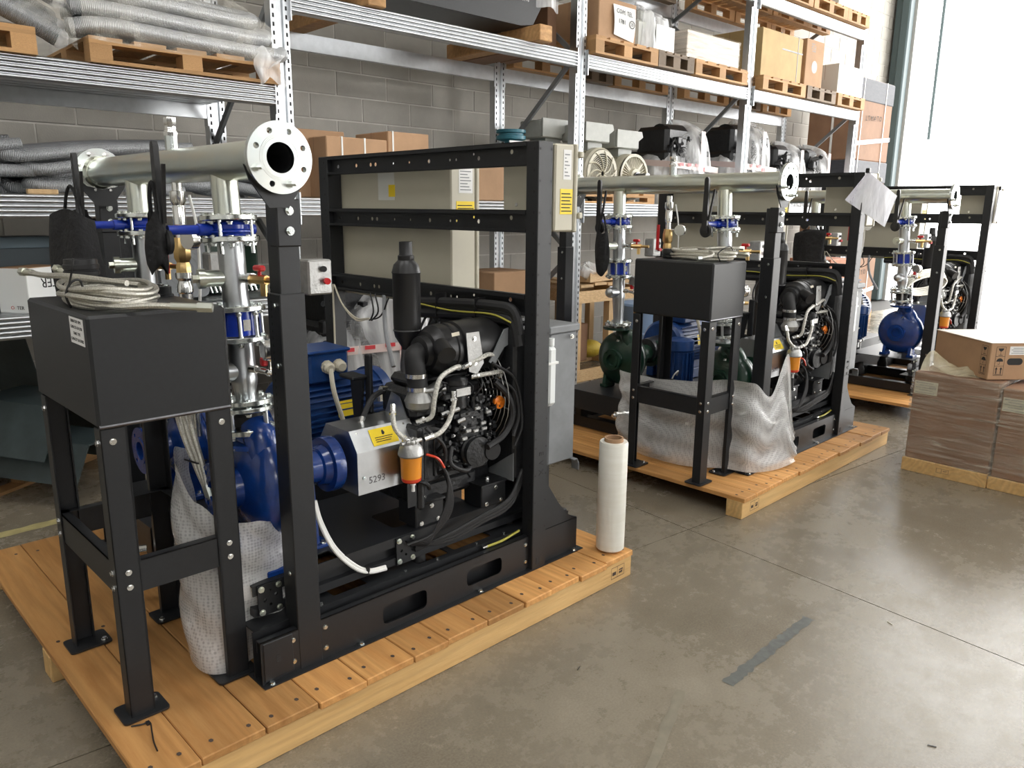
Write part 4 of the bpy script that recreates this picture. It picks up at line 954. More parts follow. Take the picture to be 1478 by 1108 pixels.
part('yellow_leads', MB().tube([(-.48, 1.585, 1.2), (-.49, 1.5, 1.11), (-.49, 1.38, 1.05), (-.49, 1.26, 1.06)], .004, 6).tube([(-.48, 1.58, 1.195), (-.49, 1.49, 1.10), (-.49, 1.38, 1.04), (-.49, 1.27, 1.055)], .004, 6).tube([(-.478, 1.6, 1.2), (-.478, 1.602, 1.0), (-.478, 1.605, .8)], .005, 6), CRW, cw)
part('black_leads', MB().tube([(-.475, 1.27, 1.18), (-.48, 1.24, 1.1), (-.485, 1.26, 1.05)], .004, 6).tube([(-.475, 1.23, 1.18), (-.48, 1.20, 1.1), (-.485, 1.25, 1.05)], .004, 6).tube([(-.475, 1.12, 1.17), (-.48, 1.18, 1.08), (-.485, 1.27, 1.05)], .004, 6), BLK2, cw)
cl = ut('cable_coils', 'looped black cables lying along the engine tray', 'cable', (-.8, .25, .4))
for k in range(6):
    part('cable_loop', MB().tube([(-.86, .30, .66), (-.845, .25, .60), (-.835-.006*k, .235, .50), (-.87-.01*k, .235, .43-.004*k), (-.95, .24, .39-.005*k), (-1.03+.012*k, .262, .375-.004*k)], .0055, 6), RUB, cl)
for k in range(3): part('supply_cable', MB().tube([(-.99, .27, .36-.01*k), (-.85, .24, .345+.012*k), (-.70, .225, .38+.012*k), (-.55, .22, .41+.015*k), (-.46, .235, .50+.02*k)], .009, 7), RUB, cl)
part('red_striped_lead', MB().tube([(-.93, .27, .70), (-.89, .25, .68), (-.865, .245, .64)], .005, 6), REDB, cl)
wc = ut('white_leads', 'pair of white leads looping over the tray edge', 'cable', (-1.3, .3, .32))
part('lead', MB().tube([(-1.365, .32, .62), (-1.35, .31, .54), (-1.31, .295, .44), (-1.245, .28, .36), (-1.19, .275, .325), (-1.12, .275, .315)], .0065, 7).tube([(-1.37, .32, .62), (-1.358, .308, .54), (-1.318, .29, .435), (-1.25, .275, .352), (-1.19, .27, .318), (-1.12, .27, .308)], .0065, 7), WCB, wc)
part('cable_tie', MB().cyl((-1.20, .272, .312), (-1.197, .272, .34), .0085, 8), BLK2, wc)
yw = ut('earth_lead', 'short yellow earth lead on the front rail', 'cable', (-.56, .24, .285))
part('lead', MB().tube([(-.68, .215, .274), (-.60, .205, .280), (-.50, .21, .292)], .005, 6), YGW, yw); part('cable_lug', MB().box(-.70, -.675, .208, .222, .272, .280, .002), STL, yw)
bl = ut('drain_valve', 'chrome drain fitting with hex end low on the left', 'valve', (-1.7, 1.1, .25))
part('valve_body', MB().lathe((-1.70, .98, .33), (-.85, .3, 0), [(0, .018), (.03, .018), (.032, .025), (.05, .025), (.052, .02), (.08, .02), (.082, .026), (.10, .026), (.102, .014), (.12, .014)], 10), STL, bl)
# ================================================================== copies for the middle and far sets
GSW = {'blue_gloss_paint': GRN}
for o, lab, c2_, c3_ in UNITS:
    for k, (Ux, ok) in enumerate(((U2, c2_), (U3, c3_))):
        if not ok: continue
        T = Ux@U1.inverted()
        if k == 0 and o.name.startswith(('discharge_manifold',)): T = unit(2.97, -.016, .025)@U1.inverted()
        l = lab
        if k == 0 and o.name.startswith('centrifugal_pump'): l = l.replace('glossy', 'dark green')
        c = tree_copy(o, T, None, GSW if k == 0 else None, l+' '+WHO[k+1])
    l = lab
    if o.name.startswith('centrifugal_pump'): o['label'] = lab.replace('glossy', 'blue')+' '+WHO[0]
for o in COL.objects:
    if o.parent is None and o.get('label', '').startswith('glossy'): o['label'] = o['label'].replace('glossy', 'blue')
# ================================================================== fuel tanks on stands
def tank(U, u0, u1, v0, v1, zb, zt, label, lab_side, who):
    t = thing('fuel_tank', label, 'tank', ((u0+u1)/2, (v0+v1)/2, PH), U)
    part('tank_body', MB().box(u0, u1, v0, v1, zb, zt, .008), BLK, t)
    wl_ = MB(); wl_.tube([(u0+.004, v0+.004, zb+.004), (u1-.004, v0+.004, zb+.002)], .006, 6, False).tube([(u1-.004, v0+.004, zb), (u1-.004, v0+.004, zt-.01)], .004, 6, False); part('weld_seam', wl_, DKS, t)
    for u, s in ((u0+.004, 1), (u1-.004, -1)):
        for v, q in ((v0+.004, 1), (v1-.004, -1)):
            m = MB(); m.box(*sorted((u, u+s*.068)), *sorted((v, v+q*.005)), PH+.006, zb-.004, .0015); m.box(*sorted((u, u+s*.005)), *sorted((v, v+q*.05)), PH+.006, zb-.004, .0015)
            m.box(*sorted((u+s*.063, u+s*.068)), *sorted((v, v+q*.02)), PH+.006, zb-.004)
            lg = part('leg', m, BLK, t)
            part('foot_plate', MB().prism(rrect(min(u-s*.025, u+s*.105), max(u-s*.025, u+s*.105), min(v-q*.02, v+q*.085), max(v-q*.02, v+q*.085), .012, 3), (0, 0, PH+.0015), (1, 0, 0), (0, 1, 0), .006), BLK, lg)
            b = MB(); b.bolt((u+s*.085, v+q*.06, PH+.0075), (0, 0, 1), .009, .008)
            b.bolt((u+s*.03, v, zb-.04), (0, -q, 0), .008, .006).bolt((u, v+q*.028, zb-.045), (-s, 0, 0), .008, .006)
            for z in (.575, .53): b.bolt((u+s*.034, v, z), (0, -q, 0), .0075, .006).bolt((u, v+q*.025, z), (-s, 0, 0), .0075, .006)
            part('bolts', b, STL, lg)
    for v, q in ((v0+.009, 1), (v1-.009, -1)):
        m = MB(); m.box(u0+.01, u1-.01, *sorted((v, v+q*.004)), .505, .60).box(u0+.01, u1-.01, *sorted((v, v+q*.03)), .596, .60); part('cross_bar', m, BLK, t)
    for u, s in ((u0+.009, 1), (u1-.009, -1)):
        m = MB(); m.box(*sorted((u, u+s*.004)), v0+.01, v1-.01, .505, .60).box(*sorted((u, u+s*.03)), v0+.01, v1-.01, .596, .60); part('cross_bar', m, BLK, t)
    for v in (v0+.36, v0+.43):
        m = MB(); m.lathe((u1-.03, v, zt), (0, 0, 1), [(0, .024), (.006, .024), (.007, .018), (.03, .018), (.031, .013), (.02, .012)], 18); part('pipe_socket', m, BLK, t)
    if lab_side:
        lp = part('paper_label', MB().box(u0-.0012, u0, v0+.03, v0+.145, zt-.083, zt-.012), PAP, t, 'white label with four lines of print')
        for i, s in enumerate(('SERBATOIO TIPO', 'CAPACITA 50 LITRI', 'TANK TYPE', 'CAPACITY 50 LITRES')):
            text('label_print', s, .0115, (u0-.0013, v0+.0875, zt-.022-.0165*i), (0, -1, 0), (0, 0, 1), INK, t)
    return t
tank(U1, -2.012, -1.642, .288, .865, 1.0, 1.302, 'black square fuel tank on four-legged stand at the left front of the photo', True, 0)
tank(U2, -2.0, -1.665, .262, .765, 1.02, 1.322, 'black square fuel tank on legs beside the middle pump set and its bubble wrap', False, 1)
def ring(c, ru, rv, n, z, jit=.0, ph=0.):
    return [Vector((c[0]+ru*math.cos(ph+2*PI*i/n), c[1]+rv*math.sin(ph+2*PI*i/n), z+jit*math.sin(3*(2*PI*i/n)+ph))) for i in range(n)]
# coil of braided hose lying on the near tank
hc = thing('hose_coil', 'coil of braided steel hose tied up on top of the near fuel tank', 'hose', (-1.89, .53, 1.302), U1)
for k in range(7):
    m = MB(); m.tube(ring((-1.885+.006*(k % 3), .53-.01*(k % 2)), .095+.006*(k % 4), .20+.008*(k % 3), 20, 1.314+.0075*k, .004, .4*k), .0075, 8, closed=True, res=3); part('hose_turn', m, SIL, hc)
a1 = MB(); a1.tube([(-1.97, .60, 1.335), (-1.965, .46, 1.325), (-1.93, .33, 1.317), (-1.86, .255, 1.322), (-1.785, .20, 1.318)], .0085, 8); a1.tube([(-1.88, .36, 1.375), (-1.96, .55, 1.385), (-1.985, .75, 1.377), (-1.995, .88, 1.378)], .0085, 8); a1.tube([(-1.80, .5, 1.355), (-1.90, .68, 1.368), (-1.92, .80, 1.382)], .0085, 8); part('loose_end', a1, SIL, hc)
for p, d in (((-1.785, .20, 1.318), (.07, -.05, -.004)), ((-1.995, .88, 1.378), (-.01, .06, 0)), ((-1.92, .80, 1.382), (-.01, .05, .01))):
    p = Vector(p); d = Vector(d); part('hose_nut', MB().cyl(p-d*.5, p+d*.3, .0105, 12).cyl(p+d*.3, p+d*.75, .014, 6), ZNY, hc)
t_ = MB(); t_.tube([(-1.99, .49, 1.305), (-2.0, .485, 1.34), (-1.985, .48, 1.375), (-1.96, .48, 1.375), (-1.955, .485, 1.306)], .0035, 6).tube([(-1.99, .48, 1.37), (-1.985, .46, 1.41), (-1.98, .455, 1.44)], .003, 6); part('cable_tie', t_, BLK2, hc, 'black cable tie')
cp = solo('plastic_ring', MB().lathe((-1.885, .735, 1.372), (0, 0, 1), [(0, .045), (.004, .05), (.014, .05), (.016, .047), (.020, .047), (.022, .05), (.034, .05), (.036, .047), (.05, .046), (.05, .034), (.03, .033)], 30, True, True), BLK2, 'black ribbed plastic ring lying on the hose coil of the near tank', 'ring', (-1.885, .735, 1.372), U1)
hb = thing('hanging_hoses', 'three pale braided hoses hanging below the near fuel tank', 'hose', (-1.68, .58, .99), U1)
for k in range(3):
    part('hose', MB().tube([(-1.68+.012*k, .64-.022*k, .995), (-1.675+.01*k, .615-.022*k, .88), (-1.66+.006*k, .56-.016*k, .76), (-1.65, .52-.012*k, .69)], .0095, 8), SIL, hb)
part('cable_tie', MB().tube([(-1.685, .578, .775), (-1.655, .535, .765), (-1.63, .54, .77)], .003, 6), BLK2, hb)
for v in (.52, .50): part('hose_nut', MB().cyl((-1.65, v, .70), (-1.645, v-.015, .655), .012, 8), ZNY, hb)
h2 = thing('hose_bundle', 'flattened bundle of pale braided hose tied on the middle fuel tank', 'hose', (-1.85, .45, 1.322), U2)
for k in range(6):
    part('hose_turn', MB().tube(ring((-1.84+.004*k, .44), .045+.004*(k % 3), .17+.012*(k % 3), 18, 1.333+.011*(k//2)+.003*k, .003, .3*k), .009, 8, closed=True, res=3), SIL, h2)
part('loose_end', MB().tube([(-1.80, .60, 1.375), (-1.84, .44, 1.385), (-1.90, .33, 1.36), (-1.965, .36, 1.34)], .009, 8).tube([(-1.86, .55, 1.37), (-1.80, .36, 1.39), (-1.77, .25, 1.392)], .009, 8).tube([(-1.83, .56, 1.36), (-1.77, .36, 1.37), (-1.74, .235, 1.36)], .009, 8), SIL, h2)
for p, q in (((-1.965, .36, 1.34), (-1.985, .37, 1.338)), ((-1.77, .25, 1.392), (-1.765, .23, 1.392)), ((-1.74, .235, 1.36), (-1.735, .215, 1.36))): part('hose_nut', MB().cyl(p, q, .013, 6), ZNY, h2)
part('cable_tie', MB().tube([(-1.88, .30, 1.325), (-1.90, .30, 1.37), (-1.80, .29, 1.40), (-1.76, .29, 1.33)], .003, 6), BLK2, h2)
solo('plastic_ring', MB().lathe((-1.80, .66, 1.324), (0, 0, 1), [(0, .045), (.004, .05), (.014, .05), (.016, .047), (.022, .05), (.034, .05), (.05, .046), (.05, .034)], 30), BLK2, 'black ribbed plastic ring standing at the back of the middle tank top', 'ring', (-1.80, .66, 1.324), U2)
# cut cable tie on the near pallet
solo('cut_cable_tie', MB().tube([(-2.02, .262, .123), (-1.995, .25, .123), (-1.975, .243, .124), (-1.985, .20, .123), (-1.998, .15, .123), (-2.005, .105, .123)], .0022, 6).box(-1.985, -1.975, .235, .25, .121, .128), BLK2, 'short cut black cable tie on the boards beside the near tank foot', 'cable tie', (-2.0, .2, .12), U1)
# ================================================================== bubble wrap
def sheet(name, U, path, ztop, zbot, n, nz, amp, seed, m, label, cat, thick=0):
    """free hanging sheet following path (list of (u,v)); ztop/zbot as lists along the path"""
    rr = random.Random(seed); pts = spline([Vector((a, b, 0)) for a, b in path], 12); ph = [rr.uniform(0, 6) for _ in range(8)]
    def at(l, s):
        x = s*(len(l)-1); i = min(int(x), len(l)-2); f = x-i; f = f*f*(3-2*f); return l[i]*(1-f)+l[i+1]*f
    def fn(s, w):
        x = s*(len(pts)-1); i = min(int(x), len(pts)-2); p = pts[i].lerp(pts[i+1], x-i); t = (pts[i+1]-pts[i]).normalized(); nn = Vector((-t.y, t.x, 0))
        z = at(zbot, s)*(1-w)+at(ztop, s)*w
        d = amp*(math.sin(9*s+ph[0]+3*w)+.7*math.sin(17*s+ph[1]-5*w)+.6*math.sin(11*w+ph[2]+6*s)+.5*math.sin(23*w+13*s+ph[3]))
        return p+nn*d+Vector((0, 0, z+amp*.6*math.sin(14*s+ph[4])))
    o = Vector((path[0][0], path[0][1], min(zbot)))
    return solo(name, MB().grid(n, nz, fn), m, label, cat, o, U, ang=180)
sheet('bubble_wrap', U1, [(-1.64, .62), (-1.72, .57), (-1.765, .46), (-1.745, .36), (-1.67, .315), (-1.60, .305), (-1.53, .31), (-1.47, .34)], [.80, .83, .80, .70, .63, .62, .60, .55], [.23, .17, .135, .135, .135, .14, .17, .42], 60, 40, .009, 3, BUB, 'crumpled bubble wrap hung over the pump inlet behind the near tank', 'bubble wrap')
sheet('bubble_wrap', U2, [(-1.60, 1.02), (-1.80, .98), (-1.83, .75), (-1.80, .50), (-1.71, .30), (-1.685, .16), (-1.56, .125), (-1.40, .105), (-1.25, .085)], [.56, .62, .62, .64, .66, .66, .58, .80, .30], [.30, .20, .14, .135, .14, .14, .135, .135, .128], 90, 40, .012, 9, BUB, 'large sheet of bubble wrap draped around the middle pump set inlet', 'bubble wrap')
# ================================================================== film roll
fr = thing('film_roll', 'upright roll of clear stretch film on a brown core standing on the near pallet', 'film roll', (-.073, .069, PH), U1)
ROL = mat('stretch_film_roll', (.78, .77, .71), .28, nz=(3, .05), stretch=(1, 1, 14), col2=(.70, .68, .60), spec=.5, bump=(60, .08))
x, y = -.073, .069
part('film_winding', MB().lathe((x, y, PH+.012), (0, 0, 1), [(0, .041), (.0, .058), (.004, .0615), (.2, .0625), (.482, .0615), (.488, .058), (.488, .041)], 40, False, False), ROL, fr)
part('cardboard_core', MB().lathe((x, y, PH+.001), (0, 0, 1), [(0, .034), (0, .041), (.515, .041), (.515, .034), (0, .034)], 32, False, False), CRT, fr)
# ================================================================== cloth bags on the valve levers
def bag(name, U, c, w, h, d, label, strap=True, seed=1, boxy=0):
    rr = random.Random(seed); t = thing(name, label, 'bag', c, U); c = Vector(c); ph = [rr.uniform(0, 6) for _ in range(4)]
    def fn(a, b):
        an = 2*PI*a; s = 1 if boxy else .72+.28*math.sin(min(1, b*1.6)*PI/2)
        r = 1+.12*math.sin(3*an+ph[0]+4*b)+.08*math.sin(5*an+ph[1])
        taper = (1-.25*(b > .8)*(b-.8)/.2) if not boxy else 1
        return c+Vector((d*.5*math.cos(an)*s*r*taper, w*.5*math.sin(an)*s*r*taper, -h*b+.02*math.sin(2*an+ph[2])))
    m = MB().grid(25, 16, fn); o = len(m.v); m.f.append(tuple(range(25*15, 25*16-1)))
    if boxy: m.f.append(tuple(range(0, 24)))
    part('cloth_body', m, CLO, t, ang=180)
    if strap: part('strap', MB().tube([c+Vector((0, w*.3, -.02)), c+Vector((-.005, w*.12, .06)), c+Vector((0, 0, .10)), c+Vector((.005, -w*.12, .06)), c+Vector((0, -w*.3, -.02))], .006, 6), CLO, t)
    return t
bag('cloth_bag', U1, (-1.735, 1.30, 1.55), .36, .40, .16, 'slumped black cloth bag hung by its strap from the left valve lever', True, 2)
bag('cloth_bag', U1, (-1.735, .515, 1.55), .07, .15, .06, 'small dark cloth pouch bunched on the valve lever in front of the brass valve', True, 5)
bag('cloth_bag', U2, (-1.735, 1.215, 1.46), .10, .26, .05, 'long narrow black cloth pouch hanging from the left valve of the middle set', True, 7)
bag('cloth_bag', U3, (-1.735, 1.18, 1.42), .26, .32, .09, 'boxy black cloth bag hanging on the farthest pump set', True, 8, 1)
# ================================================================== document pouches on portal corners
def pouch(U, P, label, m2, bend):
    t = thing('document_pouch', label, 'document pouch', P[0], U); P = [Vector(p) for p in P]
    def fn(o):
        def g(a, b):
            p = (P[0]*(1-a)+P[3]*a)*(1-b)+(P[1]*(1-a)+P[2]*a)*b
            n = (P[1]-P[0]).cross(P[3]-P[0]).normalized(); return p+n*(bend*math.sin(PI*a)*(.5+b)+o)
        return g
    part('paper', MB().grid(9, 9, fn(0)), m2, t, ang=180); part('clear_sleeve', MB().grid(9, 9, fn(.004)), FLM, t, ang=180)
    part('binder_clip', MB().box(P[0].x-.01, P[0].x+.02, P[0].y-.012, P[0].y+.012, P[0].z-.01, P[0].z+.02, .003), BLK2, t)
PAPL = mat('lavender_white_paper', (.80, .80, .90), .5)
pouch(U2, [(-.49, .135, 1.832), (-.53, .245, 1.66), (-.33, .06, 1.495), (-.25, .035, 1.69)], 'clear pouch with white papers clipped to the portal corner of the middle set', PAPL, .012)
pouch(U3, [(-.34, .15, 1.80), (-.42, .14, 1.535), (-.25, .11, 1.45), (-.12, .12, 1.72)], 'document pouch seen edge-on clipped to the farthest portal corner', PAPL, .006)
h3 = thing('hose_loops', 'loops of pale braided hose hung on the farthest pump set', 'hose', (-1.3, .3, .95), U3)
for k in range(5): part('hose_turn', MB().tube([Vector((-1.25+.012*k+.16*math.cos(a), .36-.10*math.cos(a)+.01*k, .99+.012*k+.075*math.sin(a)+.03*math.cos(a))) for a in [2*PI*i/16 for i in range(16)]], .009, 7, closed=True, res=3), SIL, h3)
# ================================================================== wrapped carton stacks, right foreground
def rot_frame(x, y, a): return Matrix.Translation((x, y, 0))@Matrix.Rotation(a, 4, 'Z')
CS = [('left', 5.02, 1.717, .478, .52, .083, .633, 0), ('right', 5.03, 1.235, .478, .50, .074, .61, .0)]
for i, (nm, X, Y, w, d, zp, zt, a) in enumerate(CS):
    M = rot_frame(X, Y, -.0)
    pt = thing('carton_pallet', ('low pine pallet with stamped skirt board under the left wrapped carton', 'low pine pallet under the right wrapped carton at the photo edge')[i], 'pallet', (0, 0, 0), M, 'low pallets under the wrapped cartons')
    part('skirt_board', MB().box(-.012, .012, -w+.003, .004, 0, zp, .003), WDC if False else WDX, pt); part('skirt_board', MB().box(d-.02, d, -w+.003, -.003, 0, zp, .003), WDX, pt)
    for k in range(4): part('deck_board', MB().box(.012+k*(d-.03)/4, .004+(k+1)*(d-.03)/4, -w+.006, -.002, zp-.02, zp-.001, .002), WDX, pt)
    for q in (-.03, -w+.05): part('runner', MB().box(.014, d-.022, q-.02, q+.015, 0, zp-.021, .002), WDX, pt)
    if i == 0:
        st = MB()
        for a_, b_, c_, e_ in ((-.035, .035, .014, .0125), (-.035, .035, -.014, -.0125), (-.035, -.033, -.014, .014), (.033, .035, -.014, .014), (-.006, -.004, -.014, .014)): st.add([(-.0125, -.235-a_, .045+c_), (-.0125, -.235-b_, .045+c_), (-.0125, -.235-b_, .045+e_), (-.0125, -.235-a_, .045+e_)], [(0, 1, 2, 3)])
        part('stamp', st, NAI, pt, 'dark burnt-in stamp'); text('stamp_lettering', 'HT', .016, (-.0127, -.25, .045), (0, -1, 0), (0, 0, 1), NAI, pt)
    ct = thing('wrapped_carton', ('big brown carton wrapped in stretch film with loose film on top, left of two', 'big brown carton wrapped in stretch film cut by the right photo edge')[i], 'carton', (0, 0, zp), M, 'film wrapped cartons at the right')
    part('carton_box', MB().box(.004, d-.01, -w+.006, -.004, zp, zt, .006), CRD, ct)
    lb = part('paper_label', MB().box(.0025, .004, -.145, -.012, zt-.135, zt-.055), mat('aged_label_%d' % i, (.55, .53, .40), .6), ct, 'pale shipping label')
    pr = MB()
    for k in range(5): pr.box(.0018, .0026, -.13+.012*(k % 3), -.02-.02*(k % 2), zt-.126+.015*k, zt-.1235+.015*k)
    for k in range(9): pr.box(.0018, .0026, -.135+.0045*k, -.133+.0045*k, zt-.098, zt-.085)
    pr.box(.0018, .0026, -.03, -.02, zt-.068, zt-.063); part('label_print', pr, GRY, lb)
    rr = random.Random(i)
    def wr(s, b, off=.0):
        per = [(0, 0), (0, -w), (d, -w), (d, 0), (0, 0)]; x = s*4; k = min(int(x), 3); f = x-k
        p = Vector((per[k][0]*(1-f)+per[k+1][0]*f, per[k][1]*(1-f)+per[k+1][1]*f, 0)); o = Vector((d/2, -w/2, 0)); n = (p-o).normalized()
        return p+n*(.006+.004*math.sin(60*b+9*s)+.003*math.sin(131*b-17*s))+Vector((0, 0, zp-.02+(zt-zp+.022)*b))
    part('stretch_film', MB().grid(41, 60, wr), FLW, ct, ang=180)
    if i == 0:
        def flap(a, b):
            u = b*.45; return Vector((.01+u*.55+.02*math.sin(7*a), -.03-.33*a-.08*b+.01*math.sin(9*b), zt+.008+.085*math.sin(PI*min(1, b*1.3))*(1-a)**1.6*(1+.35*math.sin(11*a+4*b))+.016*math.sin(17*a+9*b)*b+.010*math.sin(31*a-14*b)*b))
        part('loose_film', MB().grid(46, 34, flap), FLY, ct, 'crumpled yellowish film flap', ang=180)
# loose carton on top, turned, with handling marks and grip hole
TB = thing('top_carton', 'flat brown carton with handling symbols lying askew on the wrapped cartons', 'carton', (0, 0, .637), Matrix.Translation((5.045, 1.325, 0))@Matrix.Rotation(math.radians(51), 4, 'Z'))
w1, w2, z0, z1 = .42, .52, .637, .853
# local x: along the long left side going back, local y negative: along the right front side
part('carton_box', MB().box(0, w2, -w1, 0, z0, z1, .004), CRT, TB)
part('lid', MB().box(-.003, w2+.003, -w1-.003, .003, z1-.002, z1+.003, .001), mat('pale_carton_lid', (.66, .56, .47), .6), TB)
gh = MB(); gh.add([(-.0008, -.155-a, .745+b) for a, b in rrect(-.048, .048, -.02, .02, .0199, 6)], [tuple(range(28))]); part('grip_hole', gh, INK, TB, 'dark oval grip hole')
part('paper_label', MB().box(-.0012, 0, -.26, -.115, .785, .835), PAP, TB); lp = MB()
for k in range(4): lp.box(-.0016, -.001, -.25, -.125-.01*(k % 2), .793+.01*k, .796+.01*k)
part('label_print', lp, GRY, TB)
def symbols(o, ex, sw):
    m = MB(); o = Vector(o); ex = Vector(ex); ez = Vector((0, 0, 1)); h = .056
    def poly(pts): m.add([o+ex*(a*sw)+ez*b for a, b in pts], [tuple(range(len(pts)))])
    def line(a0, b0, a1, b1, t=.0022):
        d = Vector((a1-a0, b1-b0)); d.normalize(); n = Vector((-d.y, d.x))*t/2; poly([(a0+n.x, b0+n.y), (a1+n.x, b1+n.y), (a1-n.x, b1-n.y), (a0-n.x, b0-n.y)])
    for k in range(3):
        zb = -k*h
        for l in ((-.028, zb, .028, zb), (-.028, zb-h, .028, zb-h), (-.028, zb, -.028, zb-h), (.028, zb, .028, zb-h)): line(*l)
    poly([(-.018, -.008), (.018, -.008), (.012, -.02), (.004, -.026), (-.004, -.026), (-.012, -.02)]); line(0, -.025, 0, -.048); line(-.013, -.048, .013, -.048, .003)
    poly([(.021*math.cos(PI*i/8), -h-.03+.02*math.sin(PI*i/8)) for i in range(9)]); line(0, -h-.03, 0, -h-.046); line(0, -h-.047, -.008, -h-.047); line(-.008, -h-.047, -.008, -h-.042)
    for s in (-.014, .014): line(s, -2*h-.046, s, -2*h-.018, .006); poly([(s-.008, -2*h-.02), (s+.008, -2*h-.02), (s, -2*h-.006)])
    line(-.022, -2*h-.05, .022, -2*h-.05, .003)
    return m
part('handling_symbols', symbols((-.001, -.062, .832), (0, -1, 0), 1.0), INK, TB, 'glass, umbrella and arrow handling symbols')
part('handling_symbols', symbols((.05, .0012, .832), (-1, 0, 0), .9), INK, TB)
# ================================================================== things on the racking
def carton(name, x0, x1, y0, y1, z0, z1, m, label, tape=None, straps=(), hole=False, group=None, cat='carton', rz=0.):
    c = ((x0+x1)/2, (y0+y1)/2, z0); t = thing(name, label, cat, (0, 0, 0), Matrix.Translation(c)@Matrix.Rotation(rz, 4, 'Z'), group)
    a, b, h = (x1-x0)/2, (y1-y0)/2, z1-z0
    part('carton_box', MB().box(-a, a, -b, b, 0, h, .006), m, t)
    part('flap_seam', MB().box(-a*.98, a*.98, -.002, .002, h-.0008, h+.0006).box(-a-.0006, -a+.0006, -.002, .002, h*.55, h), CRD if m is not CRD else INK, t)
    for q in straps:
        s = MB(); x = -a+2*a*q; s.box(x-.006, x+.006, -b-.002, b+.002, h-.001, h+.0025).box(x-.006, x+.006, -b-.0025, -b+.001, 0, h); part('strap', s, WHT if tape is None else tape, t)
    if hole: part('grip_hole', MB().cyl((0, -b-.0008, h*.6), (0, -b+.001, h*.6), .012, 12), INK, t)
    return t
SG = 'brown cartons on the lower shelf'
carton('carton', 2.60, 3.02, 4.95, 5.35, 1.65, 2.10, CRT, 'plain brown carton furthest left behind the small strapped boxes', group=SG)
b1_ = carton('carton', 2.74, 3.22, 4.72, 5.05, 1.65, 2.045, CRT, 'brown carton with two white straps, left of the pair by the portal', straps=(.25, .62), hole=True, group=SG)
b2_ = carton('carton', 3.24, 3.60, 4.74, 5.16, 1.65, 2.11, CRT, 'taller brown carton with one strap, right of the pair by the portal', straps=(.12,), hole=True, group=SG)
carton('carton', 4.08, 4.36, 4.75, 5.1, 1.65, 1.93, CRT, 'small brown carton glimpsed through the portal beside a control cabinet', group=SG)
carton('carton', 2.62, 2.9, 5.2, 5.55, 1.65, 1.9, CRT, 'small brown carton at the back left of the lower shelf', group=SG)
# teal valve
tv = thing('flanged_valve', 'teal cast flanged valve standing on the shelf by the rear rack upright', 'valve', (4.85, 5.2, 1.65))
part('valve_body', MB().lathe((4.85, 5.2, 1.70), (0, 0, 1), [(-.05, .13), (.03, .13), (.035, .08), (.2, .07), (.26, .09), (.3, .07), (.46, .06), (.48, .13), (.51, .13), (.515, .11), (.53, .11), (.535, .13), (.56, .13)], 24), TEAL, tv)
part('label_band', MB().box(4.70, 4.86, 5.055, 5.062, 2.10, 2.16), PAP, tv)
